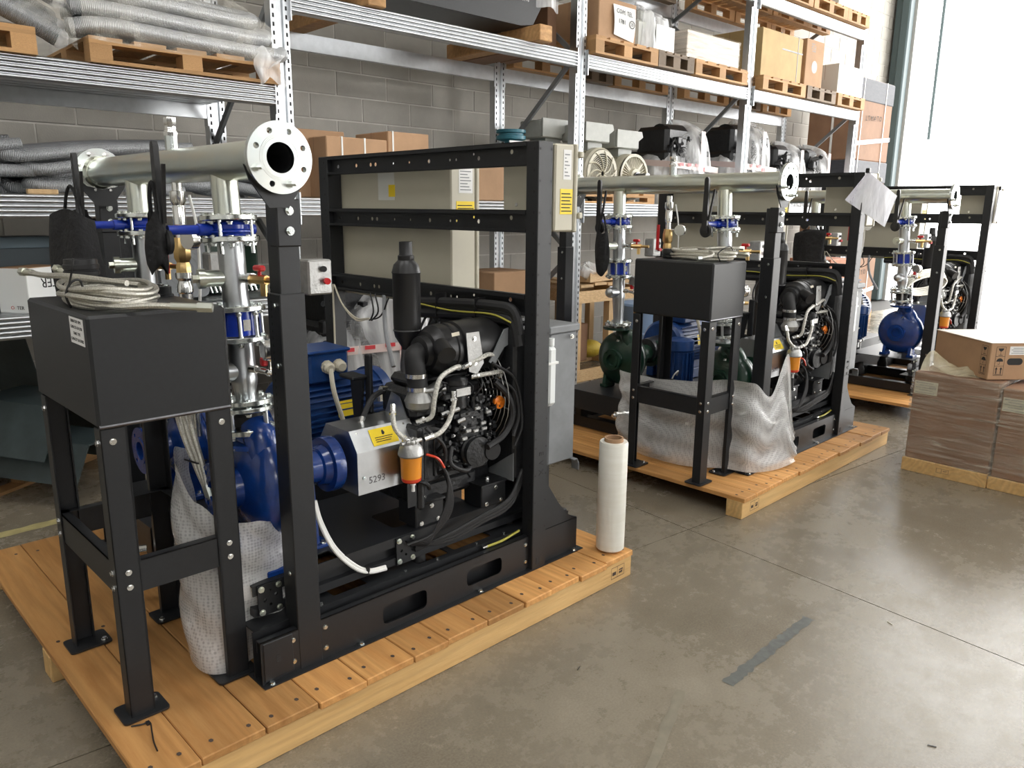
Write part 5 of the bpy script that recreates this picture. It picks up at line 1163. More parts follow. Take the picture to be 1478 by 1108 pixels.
# cream electric motors
def motor(x, y, z, r, L, fan, label, m):
    t = thing('electric_motor', label, 'motor', (x, y, z), group='spare electric motors on the lower shelf'); zc = z+r+.03
    b = MB(); b.lathe((x, y, zc), (0, 1, 0), [(0, r*.92), (.02, r*.99), (.08, r), (.09, r*.9), (L, r*.9), (L+.01, r), (L+.05, r*.97)], 32, not fan, True)
    for k in range(36): a = 2*PI*k/36; d = Vector((math.cos(a), 0, math.sin(a))); e = Vector((-d.z, 0, d.x))*.003; p = Vector((x, y+.1, zc)); w = Vector((0, L-.12, 0)); b.add([p+d*r*.88-e, p+d*r*1.0-e, p+d*r*1.0+e, p+d*r*.88+e, p+w+d*r*.88-e, p+w+d*r*1.0-e, p+w+d*r*1.0+e, p+w+d*r*.88+e], [(0, 1, 2, 3), (0, 4, 5, 1), (1, 5, 6, 2), (2, 6, 7, 3)])
    part('motor_body', b, m, t)
    part('motor_foot', MB().box(x-r*.8, x-r*.4, y+.08, y+L-.02, z, z+.04, .006).box(x+r*.4, x+r*.8, y+.08, y+L-.02, z, z+.04, .006), m, t)
    tb = part('terminal_box', MB().box(x-.20, x+.17, y+.06, y+.34, zc+r+.045, zc+r+.20, .012).box(x-.10, x+.10, y+.1, y+.3, zc+r*.85, zc+r+.05), LGR, t)
    part('box_lid', MB().prism([(-.21, .05), (-.21, .21), (.16, .21), (.18, .16), (.0, .05)], (x, y+.045, zc+r), (1, 0, 0), (0, 0, 1), .02), LGR, tb)
    if fan:
        f = MB()
        for q in (1.0, .15): f.lathe((x, y-.004, zc), (0, 1, 0), [(0, r*.9*q), (.0, r*.9*q-.035*q), (.012, r*.9*q-.035*q), (.012, r*.9*q)], 32, False, False)
        for k in range(9): f.lathe((x, y, zc), (0, 1, 0), [(0, r*(.18+.075*k)), (0, r*(.18+.075*k)-.006), (.006, r*(.18+.075*k)-.006), (.006, r*(.18+.075*k))], 28, False, False)
        for k in range(10):
            a0 = 2*PI*k/10; pts = [(x+r*q*math.cos(a0+1.1*(q-.1)), y-.004, zc+r*q*math.sin(a0+1.1*(q-.1))) for q in (.1, .3, .5, .7, .86)]; f.tube(pts, .008, 5)
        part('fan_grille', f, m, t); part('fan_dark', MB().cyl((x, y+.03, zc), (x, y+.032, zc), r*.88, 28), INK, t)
    else:
        f = MB()
        f.lathe((x, y-.03, zc), (0, 1, 0), [(0, r*.98), (.0, r*.86), (.03, r*.84), (.03, r*.99)], 32, False, False); f.lathe((x, y-.05, zc), (0, 1, 0), [(0, r*.2), (.0, r*.34), (.05, r*.4)], 24)
        for k in range(40):
            a = 2*PI*k/40; d = Vector((math.cos(a), 0, math.sin(a))); q = .022 if k % 10 == 5 else .006; e = Vector((-d.z, 0, d.x))*q*.5; p = Vector((x, y-.022, zc)); w = Vector((0, .03, 0))
            f.add([p+d*r*.36-e, p+d*r*.86-e, p+d*r*.86+e, p+d*r*.36+e, p+w+d*r*.36-e, p+w+d*r*.86-e, p+w+d*r*.86+e, p+w+d*r*.36+e], [(0, 1, 2, 3), (0, 4, 5, 1), (2, 6, 7, 3)])
        part('end_shield', f, m, t); part('shaft', MB().lathe((x, y-.05, zc), (0, -1, 0), [(0, .045), (.02, .045), (.02, .032), (.13, .032)], 18), DKS, t); part('shaft_cap', MB().cyl((x, y-.18, zc), (x, y-.19, zc), .035, 18), WHT, t)
    return t
motor(5.40, 5.12, 1.65, .25, .42, True, 'grey-cream electric motor partly hidden behind the rack upright', CRM)
motor(5.68, 4.85, 1.65, .235, .40, True, 'cream electric motor with round fan grille facing out', CRM)
motor(6.16, 4.88, 1.65, .22, .42, False, 'cream electric motor with ribbed end shield and bare shaft', CRM)
pallet(5.72, 4.70, 1.645, 'pine pallet under the two cream motors', 1.15, .6, WDP, hb=.04)
# film wrapped engines
def wrapped(x0, x1, y0, y1, z0, h, label, seed, hood=.75, tapes=True, group='engines wrapped in clear film'):
    t = thing('wrapped_engine', label, 'engine', ((x0+x1)/2, y0, z0), group=group); rr = random.Random(seed)
    w, d = x1-x0, y1-y0; m = MB(); m.box(x0+w*.1, x1-w*.15, y0+d*.15, y1-d*.1, z0+.02, z0+h*.62, .03).box(x0+w*.15, x0+w*.6, y0+d*.2, y1-d*.2, z0+h*.55, z0+h*.9, .04).cyl((x0+w*.2, y0+d*.4, z0+h*.8), (x0+w*.7, y0+d*.4, z0+h*.82), h*.13, 16)
    for k in range(60):
        s = rr.uniform(.015, .06); p = (x0+w*rr.uniform(.1, .85), y0+d*.14, z0+h*rr.uniform(.1, .75)); m.box(p[0]-s, p[0]+s, p[1]-.05, p[1]+.03, p[2]-s, p[2]+s*.8, s*.2) if k % 2 else m.cyl(p, (p[0]+rr.uniform(-.08, .08), p[1]-.05, p[2]+rr.uniform(-.08, .08)), s*.5, 8)
    for k in range(4): m.tube([(x0+w*rr.uniform(.1, .8), y0+d*.1, z0+h*rr.uniform(.2, .8)) for _ in range(4)], .012, 6)
    part('engine_core', m, ENG, t)
    ph = [rr.uniform(0, 6) for _ in range(8)]
    def fn(a, b):
        an = 2*PI*a; top = .62+.38*(1/(1+math.exp(-9*(math.cos(an-ph[7]*.0)*.5+.5-(1-hood)))))
        rx = w*.52*(1-.25*b**3)+.012*math.sin(23*an+ph[0]+3*b)+.02*math.sin(9*an+ph[1]+5*b); ry = d*.53*(1-.25*b**3)+.012*math.sin(19*an+ph[2])+.02*math.sin(7*an+ph[3]-4*b)
        q = 1 if b < .8 else math.cos((b-.8)/.2*PI/2)*.9+.1
        cx = math.copysign(abs(math.cos(an))**.6, math.cos(an)); cy = math.copysign(abs(math.sin(an))**.6, math.sin(an))
        return Vector(((x0+x1)/2+rx*q*cx, (y0+y1)/2+ry*q*cy, z0+h*top*(b if b < .8 else .8+.2*math.sin((b-.8)/.2*PI/2))+.015*math.sin(8*an+ph[4])*b))
    part('film_cover', MB().grid(73, 30, fn), FLM, t, ang=180)
    if tapes:
        tp = MB(); pr = MB(); zt = z0+h*.45
        pts = [(x0-.01, y0+d*.5), (x0+.03, y0), (x1-.03, y0-.012), (x1+.01, y0+d*.4)]
        for i in range(3):
            (a, b), (c, e) = pts[i], pts[i+1]; dz = .03*i; tp.add([(a, b-.012, zt-dz), (c, e-.012, zt-dz-.03), (c, e-.012, zt-dz+.03), (a, b-.012, zt-dz+.06)], [(0, 1, 2, 3)])
        for k in range(3 if w < .9 else 5):
            x = x0+w*(.15+.16*k); pr.add([(x, y0-.03, zt-.008), (x+w*.08, y0-.03, zt-.012), (x+w*.08, y0-.03, zt+.016), (x, y0-.03, zt+.020)], [(0, 1, 2, 3)])
        xv = x0+w*.6; tp.add([(xv, y0-.02, z0+.02), (xv+.07, y0-.02, z0+.02), (xv+.05, y0-.02, z0+h*.85), (xv-.02, y0-.02, z0+h*.85)], [(0, 1, 2, 3)])
        pr.add([(xv, y0-.024, zt-.05), (xv+.07, y0-.024, zt-.05), (xv+.07, y0-.024, zt-.01), (xv, y0-.024, zt-.01)], [(0, 1, 2, 3)])
        part('packing_tape', tp, TPE, t); part('tape_print', pr, TPR, t, 'red printing on the packing tape')['kind'] = 'stuff'
    return t
TPE = mat('pinkish_packing_tape', (.72, .58, .55), .35); TPR = mat('tape_red_print', (.60, .05, .06), .4)
wrapped(6.72, 7.60, 4.85, 5.55, 1.65, .88, 'dark engine in clear film with red printed tape behind the pipe vent valve', 1, .55)
wrapped(7.95, 8.85, 4.85, 5.55, 1.65, .98, 'tall film hooded engine just right of a rack upright', 2, .6)
wrapped(8.98, 9.72, 4.85, 5.55, 1.65, .80, 'film wrapped engine third along the shelf with crossed red tape', 3, .55)
wrapped(9.80, 10.40, 4.85, 5.55, 1.65, .80, 'film wrapped engine at the doorway end of the shelf', 4, .6)
wrapped(2.62, 3.70, 4.70, 5.55, .15, 1.02, 'film wrapped engine on the floor pallet seen under the portal', 5, .6)
wrapped(3.75, 4.30, 4.9, 5.55, .15, .78, 'smaller film wrapped engine on the floor behind the exhaust silencer', 6, .6)
pallet(3.2, 4.72, 0, 'wooden floor pallet under the film wrapped engines behind the nearest set', 1.15, .85, WDP, 'wooden pallets on the floor')
pallet(4.75, 4.75, 0, 'wooden floor pallet under the brown cartons behind the nearest set', 1.1, .85, WDP, 'wooden pallets on the floor')
carton('carton', 4.30, 4.76, 4.80, 5.25, .85, 1.07, CRT, 'open brown carton on top of a pile seen beside the portal post', group='cartons piled on the floor')
carton('carton', 4.32, 4.9, 4.85, 5.3, .146, .85, CRD, 'dark brown carton under the open one beside the portal post', group='cartons piled on the floor')
fz = carton('carton', 4.92, 5.105, 4.95, 5.4, .62, .98, CRT, 'brown carton with red lettering behind the grey battery box', group='cartons piled on the floor')
text('red_lettering', 'FRAGILE', .042, (0, -.2272, .27), (1, 0, 0), (0, 0, 1), RDK, fz)
carton('carton', 4.91, 5.105, 4.94, 5.45, .146, .62, CRD, 'brown carton at the bottom of the pile behind the battery box', group='cartons piled on the floor')
# open timber crate
cr = thing('timber_crate', 'open pale timber crate frame behind the middle pump set', 'crate', (5.6, 4.9, 0)); c_ = cube(WDC)
X0, X1, Y0, Y1 = 5.32, 6.25, 4.80, 5.45
for x in (X0, (X0+X1)/2, X1): 
    for y in (Y0, Y1): piece('corner_post', c_, cr, (x, y, .42), (.07, .07, .84))
for z in (.06, .80):
    for y in (Y0, Y1): piece('frame_board', c_, cr, ((X0+X1)/2, y-.04, z), (X1-X0+.08, .025, .11))
    for x in (X0, X1): piece('frame_board', c_, cr, (x+.02, (Y0+Y1)/2, z), (.025, Y1-Y0, .11))
for k in range(5): piece('lid_board', c_, cr, (X0+.09+k*.19, (Y0+Y1)/2, .90+.012*(k % 2)), (.17, Y1-Y0+.1, .024))
piece('loose_plank', c_, cr, (5.72, 4.86, .98), (.55, .12, .10), (0, 0, .15))
part('corner_bracket', MB().box(X0+.40, X0+.53, Y0-.055, Y0-.052, .77, .88), GAL, cr)
fb = thing('film_bundle', 'crumpled clear film lying on the timber crate', 'film', (5.52, 4.85, .93)); rr = random.Random(3)
part('film', MB().grid(30, 16, lambda a, b: Vector((5.52+.13*math.cos(6.283*a)*(math.sin(PI*b)+.1)+.02*math.sin(17*a), 4.86+.1*math.sin(6.283*a)*(math.sin(PI*b)+.1), .94+.16*b+.02*math.sin(23*a+9*b)))), FLM, fb, ang=180)
yb = solo('yellow_sack', MB().sphere((5.86, 5.1, .22), .15, 18, 12, (1, .8, .6)), mat('yellow_plastic', (.55, .40, .04), .5, bump=(12, .6, .03)), 'yellow plastic sack inside the timber crate', 'sack', (5.86, 5.1, .30))
carton('carton', 5.42, 5.72, 5.0, 5.35, .13, .5, CRD, 'dark carton standing inside the timber crate', group='cartons piled on the floor')
solo('blue_drum', MB().lathe((6.75, 5.1, .0), (0, 0, 1), [(0, .26), (.02, .28), (.3, .27), (.31, .285), (.33, .27), (.6, .28), (.62, .26)], 28), mat('pale_blue_drum', (.25, .38, .62), .4), 'pale blue plastic drum beyond the dark green pump', 'drum', (6.75, 5.1, 0))
solo('black_shelf_cover', MB().box(5.6, 6.05, 5.2, 5.6, .95, 1.5, .04), BLK2, 'dark covered box above the timber crate near the rear rack upright', 'box', (5.8, 5.4, .95)) if False else None
# upper level, second bay
bm_ = thing('timber_bearer', 'stout timber bearer sticking out under the wrapped grey slab stack', 'timber', (4.45, 4.7, 2.866), group='timber bearers on the upper level')
part('bearer', MB().box(4.55, 4.69, 4.56, 5.72, 2.866, 2.985, .006), WDP, bm_)
bm_ = thing('timber_bearer', 'timber bearer at the left end under the black tray', 'timber', (3.1, 4.7, 2.866), group='timber bearers on the upper level')
part('bearer', MB().box(3.02, 3.16, 4.60, 5.72, 2.866, 2.96, .006), WDP, bm_)
tr = thing('plastic_tray', 'big black moulded tray resting on timber bearers on the upper rack level', 'tray', (3.6, 5.2, 2.99))
part('tray_shell', MB().prism([(-.85, .0), (-.7, -.005), (.75, -.005), (.88, .02), (1.02, .24), (-1.0, .24)], (3.75, 4.72, 2.99), (1, 0, 0), (0, 0, 1), -.95), BLK, tr)
part('film_edge', MB().grid(30, 6, lambda a, b: Vector((3.9+1.02*a, 4.70+.03*math.sin(20*a), 3.19+.10*b-.05*a*(1-b)+.01*math.sin(31*a+5*b)))), FLM, tr, ang=180)
sl_ = thing('slab_stack', 'stack of thin grey sheets wrapped in film above the black tray', 'stack', (4.4, 5.1, 3.235))
for k in range(9): part('grey_sheet', MB().box(4.0+.01*(k % 2), 4.93-.006*(k % 3), 4.68, 5.6, 3.236+.028*k, 3.256+.028*k), LGR, sl_)
sl_.location.z -= .0
carton('carton', 4.98, 5.13-.04, 4.9, 5.5, 2.866, 3.3, CRD, 'tall dark brown carton squeezed against the rack upright', group='cartons on the upper level')
carton('carton', 4.72, 4.97, 5.2, 5.72, 2.868, 3.05, CRD, 'low dark brown carton behind the timber bearer', group='cartons on the upper level')
# upper level, third bay
PG = 'wooden pallets on the racking'
pallet(5.66, 4.58, 2.866, 'worn pallet under the carton with the handwritten note', .86, 1.1, WDP)
pallet(6.38, 4.58, 2.866, 'dark weathered pallet under the film wrapped machine', .56, 1.1, WDG)
pallet(7.16, 4.58, 2.866, 'pale pallet under the wrapped low box', .94, 1.1, WDP)
zz = 2.866+.135
nt_ = carton('carton', 5.30, 5.80, 4.62, 5.3, zz, zz+.33, CRT, 'torn brown carton with a handwritten white note taped on', group='cartons on the upper level')
no = part('paper_note', MB().grid(6, 6, lambda a, b: Vector((-.08+.30*a+.03*b*(.5-a), -.352-.012*math.sin(3*b), .29-.24*b-.035*a*b))), PAP, nt_, 'white paper note with handwriting', ang=180)
for i, (s, x, z, sz) in enumerate((('COM. TEL', .06, .235, .05), ('1781', .03, .16, .05))): text('handwriting', s, sz, (x, -.366, z), (1, 0, -.05), (0, 0, 1), INK, nt_)
part('ring_mark', MB().tube([(.165+.035*math.cos(a), -.366, .155+.03*math.sin(a)) for a in [2*PI*i/14 for i in range(14)]], .003, 4, False, closed=True), INK, nt_)
text('handwriting', '25', .035, (.165, -.366, .155), (1, 0, 0), (0, 0, 1), INK, nt_)
wm = thing('wrapped_machine', 'pale machine part bagged in clear film on the dark weathered pallet', 'machine', (6.2, 4.9, zz))
part('machine_body', MB().box(5.92, 6.3, 4.70, 5.2, zz, zz+.26, .02).box(6.0, 6.22, 4.75, 5.1, zz+.26, zz+.36, .02).cyl((6.42, 4.9, zz), (6.42, 4.9, zz+.3), .07, 16), LGR, wm)
part('delivery_note', MB().box(6.14, 6.42, 4.652, 4.655, zz+.02, zz+.24), PAP, wm)
def bagf(a, b):
    an = 2*PI*a; return Vector((6.2+(.34-.12*b+.02*math.sin(9*an+4*b))*math.copysign(abs(math.cos(an))**.7, math.cos(an))*(1 if b < .85 else (1-b)/.15+.02), 4.95+(.31-.05*b+.015*math.sin(13*an))*math.copysign(abs(math.sin(an))**.7, math.sin(an))*(1 if b < .85 else (1-b)/.15+.02), zz+(.42+.06*math.sin(2*an+1))*b+.015*math.sin(17*an+3*b)))
part('film_bag', MB().grid(60, 26, bagf), FLM, wm, ang=180)
wb_ = carton('carton', 6.62, 7.55, 4.65, 5.4, zz, zz+.27, mat('pale_wrapped_carton', (.62, .55, .48), .4), 'low pale carton shrink wrapped on the pallet next to the tall yellowish box', group='cartons on the upper level')
part('stretch_film', MB().grid(41, 20, lambda a, b: Vector((.472*math.copysign(min(1, abs(1.6*math.cos(2*PI*a))), math.cos(2*PI*a)), .382*math.copysign(min(1, abs(1.6*math.sin(2*PI*a))), math.sin(2*PI*a)), .275*b))+Vector((.004*math.sin(40*b+9*a), -.004*math.sin(33*b), 0))), FLW, wb_, ang=180)
# upper level, far bay
pallet(8.42, 4.58, 2.866, 'pallet under the big yellowish strapped box', .95, 1.1, WDP)
pallet(9.30, 4.58, 2.866, 'grey weathered pallet under the tall narrow carton', .72, 1.1, WDG)
pallet(10.1, 4.58, 2.866, 'sunlit pallet at the doorway end under the white box', .76, 1.1, WDP)
bx = carton('carton', 7.98, 8.88, 4.65, 5.45, zz, zz+.50, CRY, 'big yellowish box tied with dark straps beside the rack upright', tape=GRY, straps=(.45, .88), group='cartons on the upper level')
part('strap', MB().box(-.452, .452, -.4025, -.4, .33, .345), GRY, bx); part('side_panel', MB().box(-.452, -.02, -.406, -.4, .01, .49, .002), CRY, bx)
tl = carton('carton', 8.97, 9.40, 4.65, 5.3, zz, zz+.53, CRT, 'tall narrow carton with dark print on the grey pallet', group='cartons on the upper level')
pr = MB()
for k in range(4):
    for j in range(4): pr.add([(-.10+.028*k, -.3262, .40+.025*j), (-.085+.028*k, -.3262, .40+.025*j), (-.085+.028*k, -.3262, .415+.025*j), (-.10+.028*k, -.3262, .415+.025*j)], [(0, 1, 2, 3)]) if (k*3+j*5) % 4 else None
pr.add([(.0+.07*math.cos(i*PI/5), -.3262, .24+.07*math.sin(i*PI/5)) for i in range(10)], [tuple(range(10))]); part('carton_print', pr, GRY, tl)
carton('carton', 9.55, 9.98, 5.0, 5.5, zz, zz+.30, CRD, 'brown carton with small label in the shade of the white box', group='cartons on the upper level')
carton('carton', 9.78, 10.42, 4.63, 4.98, zz-.03, zz+.36, WHE, 'bright white box at the doorway end of the upper level', group='cartons on the upper level')
pallet(8.45, 4.58, 3.832, 'pallet at the near end of the top level', .9, 1.1, WDP); pallet(9.35, 4.58, 3.832, 'pallet in the middle of the top level', .85, 1.1, WDP); pallet(10.08, 4.58, 3.832, 'pallet at the doorway end of the top level', .6, 1.1, WDP)
pallet(6.3, 4.58, 3.832, 'weathered pallet on the top level above the note carton', 1.1, 1.1, WDG); pallet(7.3, 4.58, 3.832, 'weathered pallet on the top level above the yellowish box', .8, 1.1, WDG)
carton('carton', 9.55, 10.4, 4.6, 5.4, 3.832+.135, 4.4, WHE, 'white box on the top level in the glare of the doorway', group='cartons on the top level')
# ------------------------------------------------------------------ near left bay
pa = pallet(1.86, 4.62, 2.31, 'clean pine pallet under the film wrapped conduit bundle', 1.06, .95, WDP, hb=.075); pallet(.55, 4.62, 2.31, 'pine pallet at the left photo edge under the dark tubes', 1.08, .95, WDP, hb=.075)
def usect(pts, r, m, t, name='hose'): part(name, MB().tube(pts, r, 12, lens=True, res=7), m, t)
hb1 = thing('conduit_bundle', 'long bundle of ribbed silver conduit under crumpled film on the near pallet', 'hose', (1.85, 5.0, 2.442), group='bundles of ribbed conduit'); rr = random.Random(8)
for k in range(11):
    yy = 4.66+.085*(k % 4)+.02*(k//4); z = 2.485+.085*(k//4)+.01*(k % 2); e = 2.44-.05*(k//4)-.03*(k % 3)
    usect([(1.27+.006*k, yy+.05, z+.004*k), (1.45, yy, z+.02), (1.95, yy-.01, z), (e-.08, yy, z-.005), (e, yy+.045, z+.02), (e-.08, yy+.10, z+.04), (1.9, yy+.10, z+.05), (1.4, yy+.12, z+.06)], .042, COS, hb1)
def fcov(a, b):
    s = a; x = 1.26+1.04*s; ridge = .30+.10*math.sin(PI*s)
    an = PI*(1.08*b-.04); wob = .012*math.sin(31*s+9*b)+.014*math.sin(17*b+11*s)+.02*math.sin(7*s+2)
    return Vector((x+.03*math.sin(9*b), 4.86-math.cos(an)*(.30+wob), 2.45-.03*(s > .9)+math.sin(an)*(ridge+wob)))
part('film_cover', MB().grid(60, 40, fcov), FLH, hb1, 'crumpled clear film', ang=180)
part('film_tail', MB().grid(16, 12, lambda a, b: Vector((2.22+.16*a+.02*math.sin(9*b), 4.58-.01*math.sin(8*a), 2.48-.17*b+.03*math.sin(6*a+5*b)))), FLM, hb1, ang=180)
hb2 = thing('tube_bundle', 'dark ribbed tubes in clear film slanting down at the top left corner', 'hose', (1.0, 5.0, 2.45), group='bundles of ribbed conduit')
for k in range(5):
    y = 4.72+.10*(k % 3)+.05*(k//3); z = 2.44+.09*k*.75; usect([(.55, y+.05, z+.24), (.85, y+.02, z+.15), (1.10, y, z+.04), (1.21+.02*(k % 2), y-.01, z-.02)], .048, CON, hb2)
    part('tube_end', MB().sphere((1.215+.02*(k % 2), y-.01, z-.022), .05, 12, 8), FLM, hb2)
part('film_cover', MB().grid(30, 24, lambda a, b: Vector((.6+.66*a, 4.80+.24*-math.cos(PI*b)+.012*math.sin(19*a), 2.84-.42*a+.30*math.sin(PI*b)-.08+.015*math.sin(23*b+9*a)))), FLH, hb2, ang=180)
def loops(name, label, x0, x1, y0, z0, n, seed, m):
    rr = random.Random(seed); t = thing(name, label, 'hose', ((x0+x1)/2, y0, z0-.05), group='bundles of ribbed conduit')
    for k in range(n):
        y = y0+.055*(k % 4); z = z0+.066*(k//4)+rr.uniform(0, .03); a = x0+rr.uniform(-.10, .14); b = x1+rr.uniform(-.12, .08); w = rr.uniform(.05, .09); tl = rr.uniform(-.05, .13)
        usect([(b, y+.25, z+tl+.03), ((a+b)/2, y+.26, z+.04+tl*.5), (a+.08, y+w+.1, z+.03), (a, y+w*.5+.03, z+.015), (a+.08, y, z), ((a+b)/2, y-.01, z+.02+tl*.4), (b, y, z+tl)], .032, m, t)
    part('tie_wrap', MB().tube([(x0+.42, y0-.035, z0-.03), (x0+.40, y0-.04, z0+.1), (x0+.41, y0+.05, z0+.22), (x0+.43, y0+.3, z0+.2)], .006, 5), WHT, t)
    return t
loops('conduit_loops', 'long loops of grey ribbed conduit left of the large manifold on the middle shelf', .95, 1.78, 4.72, 1.672, 12, 21, CON)
loops('conduit_loops', 'loops of grey ribbed conduit seen under the manifold pipe on the middle shelf', 1.86, 2.36, 4.74, 1.672, 8, 22, CON)
loops('conduit_loops', 'loops of grey ribbed conduit at the left photo edge on the middle shelf', .1, .98, 4.74, 1.672, 8, 23, CON)
solo('wood_scrap', MB().box(.98, 1.12, 4.66, 4.70, 1.638, 1.662, .003), WDC, 'small scrap of pale wood lying on the middle shelf edge', 'wood', (1.05, 4.68, 1.638))
# lowest shelf
wc_ = thing('white_carton', 'white printed carton upside down on the lowest shelf at the left edge', 'carton', (0, 0, 0), Matrix.Translation((.985, 4.86, 1.022))@Matrix.Rotation(math.radians(38), 4, 'Z'))
part('carton_box', MB().box(-.135, .135, -.09, .09, 0, .235, .003), WHT, wc_); part('open_flap', MB().box(-.133, .133, -.088, .088, .235, .238), CRT, wc_); part('tape_band', MB().box(-.137, -.05, -.092, .092, .125, .155, .001), CRY, wc_) if False else None
text('printed_name', 'TER', .075, (-.005+.03, -.0912, .155), (-1, 0, 0), (0, 0, -1), INK, wc_); text('printed_name', 'O', .075, (.118, -.0912, .155), (-1, 0, 0), (0, 0, -1), RDK, wc_)
text('printed_name', 'TER', .026, (-.1362, -.035, .028), (0, -1, 0), (0, 0, 1), INK, wc_); text('printed_name', 'O', .026, (-.1362, .012, .028), (0, -1, 0), (0, 0, 1), RDK, wc_)
TOT = mat('blue_grey_plastic', (.16, .22, .26), .4)
solo('storage_tote', MB().box(.45, .80, 4.85, 5.2, 1.022, 1.24, .012), TOT, 'blue-grey plastic tote left of the white carton on the lowest shelf', 'tote', (.6, 5, 1.022))
dw = thing('drawer_unit', 'long dark blue-grey metal drawer behind the white carton', 'drawer', (.8, 5.3, 1.022)); part('drawer_body', MB().box(.35, 1.24, 5.22, 5.6, 1.022, 1.40, .004), mat('slate_metal', (.10, .125, .14), .45), dw); part('front_lip', MB().box(.35, 1.24, 5.205, 5.222, 1.34, 1.405, .003), TOT, dw)
cvr = thing('covered_machine', 'bulky machine under a black plastic cover on the lowest shelf', 'machine', (1.5, 5.2, 1.022))
part('black_cover', MB().grid(50, 24, lambda a, b: Vector((1.48+(.30-.05*b)*math.copysign(abs(math.cos(2*PI*a))**.5, math.cos(2*PI*a))*(1 if b < .9 else (1-b)*10)+.012*math.sin(19*a+5*b), 5.22+(.28-.04*b)*math.copysign(abs(math.sin(2*PI*a))**.5, math.sin(2*PI*a))*(1 if b < .9 else (1-b)*10), 1.03+.46*min(1, b*1.1)+.02*math.sin(2*PI*a*3)*b))), mat('black_sheet_plastic', (.012, .013, .014), .45, bump=(9, .6, .03)), cvr, ang=180)
gm = thing('green_gearbox', 'dark green cast gearbox behind the pump risers on the lowest shelf', 'gearbox', (2.2, 5.2, 1.022))
part('gearbox_body', MB().box(1.98, 2.36, 5.0, 5.5, 1.03, 1.36, .02).box(1.95, 2.37, 4.98, 5.52, 1.36, 1.40, .008), GRN, gm)
m = MB()
for k in range(12): m.cyl((1.97+.03*k, 4.975, 1.09), (1.985+.03*k, 4.975, 1.04), .008, 6)
part('bolt_row', m, STL, gm)
gp_ = thing('round_end_plate', 'grey cast end plate with concentric rings leaning behind the left riser', 'plate', (1.75, 4.9, 1.022))
m = MB(); m.prism(rrect(-.14, .14, -.17, .17, .04), (1.78, 4.82, 1.21), (1, 0, 0), (0, .1, 1), .03)
for r in (.13, .10, .07, .04): m.lathe((1.78, 4.80, 1.21), (0, -1, .1), [(0, r), (.012, r), (.012, r-.012), (0, r-.012)], 28, False, False)
part('plate_casting', m, GRY, gp_)
# floor pallet with folded sheet metal guards
pl_ = pallet(.90, 5.02, 0, 'wooden floor pallet under the dark folded sheet metal at the left edge', 1.0, .8, WDP, 'wooden pallets on the floor', rz=math.radians(32))
def guard(name, x, y, z, L, w, h, rz, rx, label):
    pr = [(-w, 0), (-w*.55, h), (w*.55, h), (w, 0), (w-.006, 0), (w*.55-.004, h-.006), (-w*.55+.004, h-.006), (-w+.006, 0)]
    M = Matrix.Translation((x, y, z))@Matrix.Rotation(rz, 4, 'Z')@Matrix.Rotation(rx, 4, 'X')
    t = thing(name, label, 'sheet metal', (0, 0, 0), M, 'folded sheet metal guards on the floor pallet'); part('folded_sheet', MB().prism(pr, (0, 0, 0), (1, 0, 0), (0, 0, 1), -L), DGN, t)
    m = MB()
    for k in range(6): m.cyl((-w*.9+.004, -.05-.06*k, .03), (-w*.9+.02, -.05-.06*k, .035), .004, 5)
    m.bolt((-w+.01, -.02, .01), (0, -1, 0), .008, .01); part('bolts', m, ZNC, t)
guard('sheet_metal_guard', .86, 4.98, .15, -.62, .24, .20, math.radians(30), 0, 'dark folded sheet guard lowest on the floor pallet, open end forward')
guard('sheet_metal_guard', .80, 5.08, .30, -.55, .30, .26, math.radians(34), .04, 'wide dark folded sheet guard stacked on top of the others')
guard('sheet_metal_guard', 1.22, 5.26, .15, -.5, .17, .17, math.radians(38), 0, 'narrow dark folded sheet guard at the right of the floor pallet')
guard('sheet_metal_guard', .66, 5.55, .14, -.35, .36, .72, math.radians(30), 0, 'tall dark folded sheet guard at the back of the floor pallet')
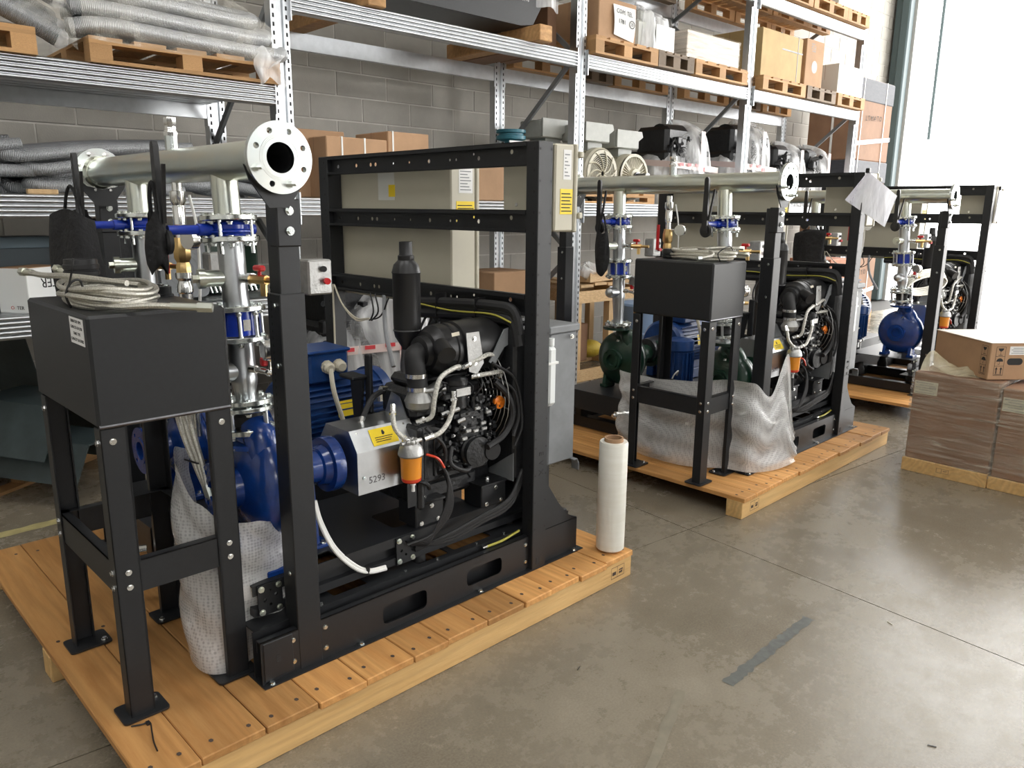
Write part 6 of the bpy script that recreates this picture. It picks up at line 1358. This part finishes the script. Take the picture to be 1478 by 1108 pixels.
# ------------------------------------------------------------------ tall cartons at the end of the racking
bands = mat('dark_grey_film_band', (.05, .053, .065), .6, nz=(12, .3), stretch=(1, 1, 6))
ZB = [0.12, 1.22, 2.32]
for i, z in enumerate(ZB):
    t = thing('tall_carton', ('bottom', 'middle', 'top')[i]+' tall brown carton of the stack at the end of the racking', 'carton', (11.8, 5.3, z), group='stacked tall cartons at the rack end')
    part('carton_box', MB().box(11.2, 12.4, 5.0, 5.68, z, z+1.10, .01), CRD, t); part('film_band', MB().box(11.19, 12.41, 4.99, 5.69, z+.80, z+1.095, .01), bands, t)
    for x in (11.36, 12.12): part('strap', MB().box(x, x+.016, 4.985, 4.99, z, z+1.1), WHT, t)
    part('strap', MB().box(11.18, 11.187, 5.3, 5.33, z, z+1.1), WHT, t)
    part('tape_strip', MB().prism([(-.0, .18), (1.2, .30), (1.2, .36), (0, .24)], (11.2, 4.992, z), (1, 0, 0), (0, 0, 1), .003), TPE, t)
    text('carton_lettering', 'L T M A T O', .10, (11.78, 4.989, z+.58), (1, 0, .05), (0, 0, 1), INK, t)
pallet(11.8, 4.98, 0, 'pallet under the stack of tall brown cartons', 1.2, .72, WDP, 'wooden pallets on the floor', hb=.055)
# ------------------------------------------------------------------ beyond the far pump set
sp_ = thing('flanged_pipe', 'light blue flanged pipe stub standing behind the farthest pump set', 'pipe', (7.75, 4.05, 0))
part('pipe_casting', MB().lathe((7.75, 4.05, 0), (0, 0, 1), [(0, .16), (.03, .16), (.3, .10), (.62, .085), (.68, .085), (.69, .14), (.72, .14)], 24), LBL, sp_)
lm = thing('light_blue_motor', 'light blue dome of a motor standing behind the middle portal', 'motor', (7.35, 3.95, 0))
part('motor_body', MB().lathe((7.35, 3.95, 0), (0, 0, 1), [(0, .2), (.1, .2), (.42, .19), (.60, .17), (.70, .11), (.74, .03)], 28), LBL, lm)
CRED = mat('reddish_cardboard', (.42, .17, .09), .7, nz=(6, .2))
for k in range(5):
    c = carton('striped_carton', 8.7, 9.3, 4.0, 4.5, .12+.19*k, .30+.19*k, CRED, '%s reddish carton of the small film wrapped stack behind the farthest set' % ('lowest', 'second', 'third', 'fourth', 'topmost')[k], group='reddish cartons behind the farthest set')
pallet(9.0, 3.98, 0, 'pallet under the small stack of reddish cartons', .7, .6, WDP, 'wooden pallets on the floor', hb=.05)
# bare floor litter
for i, (x, y, a) in enumerate(((1.86, 1.62, .4), (3.0, 1.0, 1.2), (2.35, .62, 2.0), (.52, 1.16, .2))):
    solo('floor_litter', MB().box(-.012, .012, -.0015, .0015, .001, .003), CRM if i % 2 else BLK2, ('pale sliver on the floor beside the near pallet', 'dark sliver on the open floor near the joint', 'pale sliver on the open floor at lower right', 'dark scrap on the floor left of the near pallet')[i], 'litter', (0, 0, 0), Matrix.Translation((x, y, 0))@Matrix.Rotation(a, 4, 'Z'))
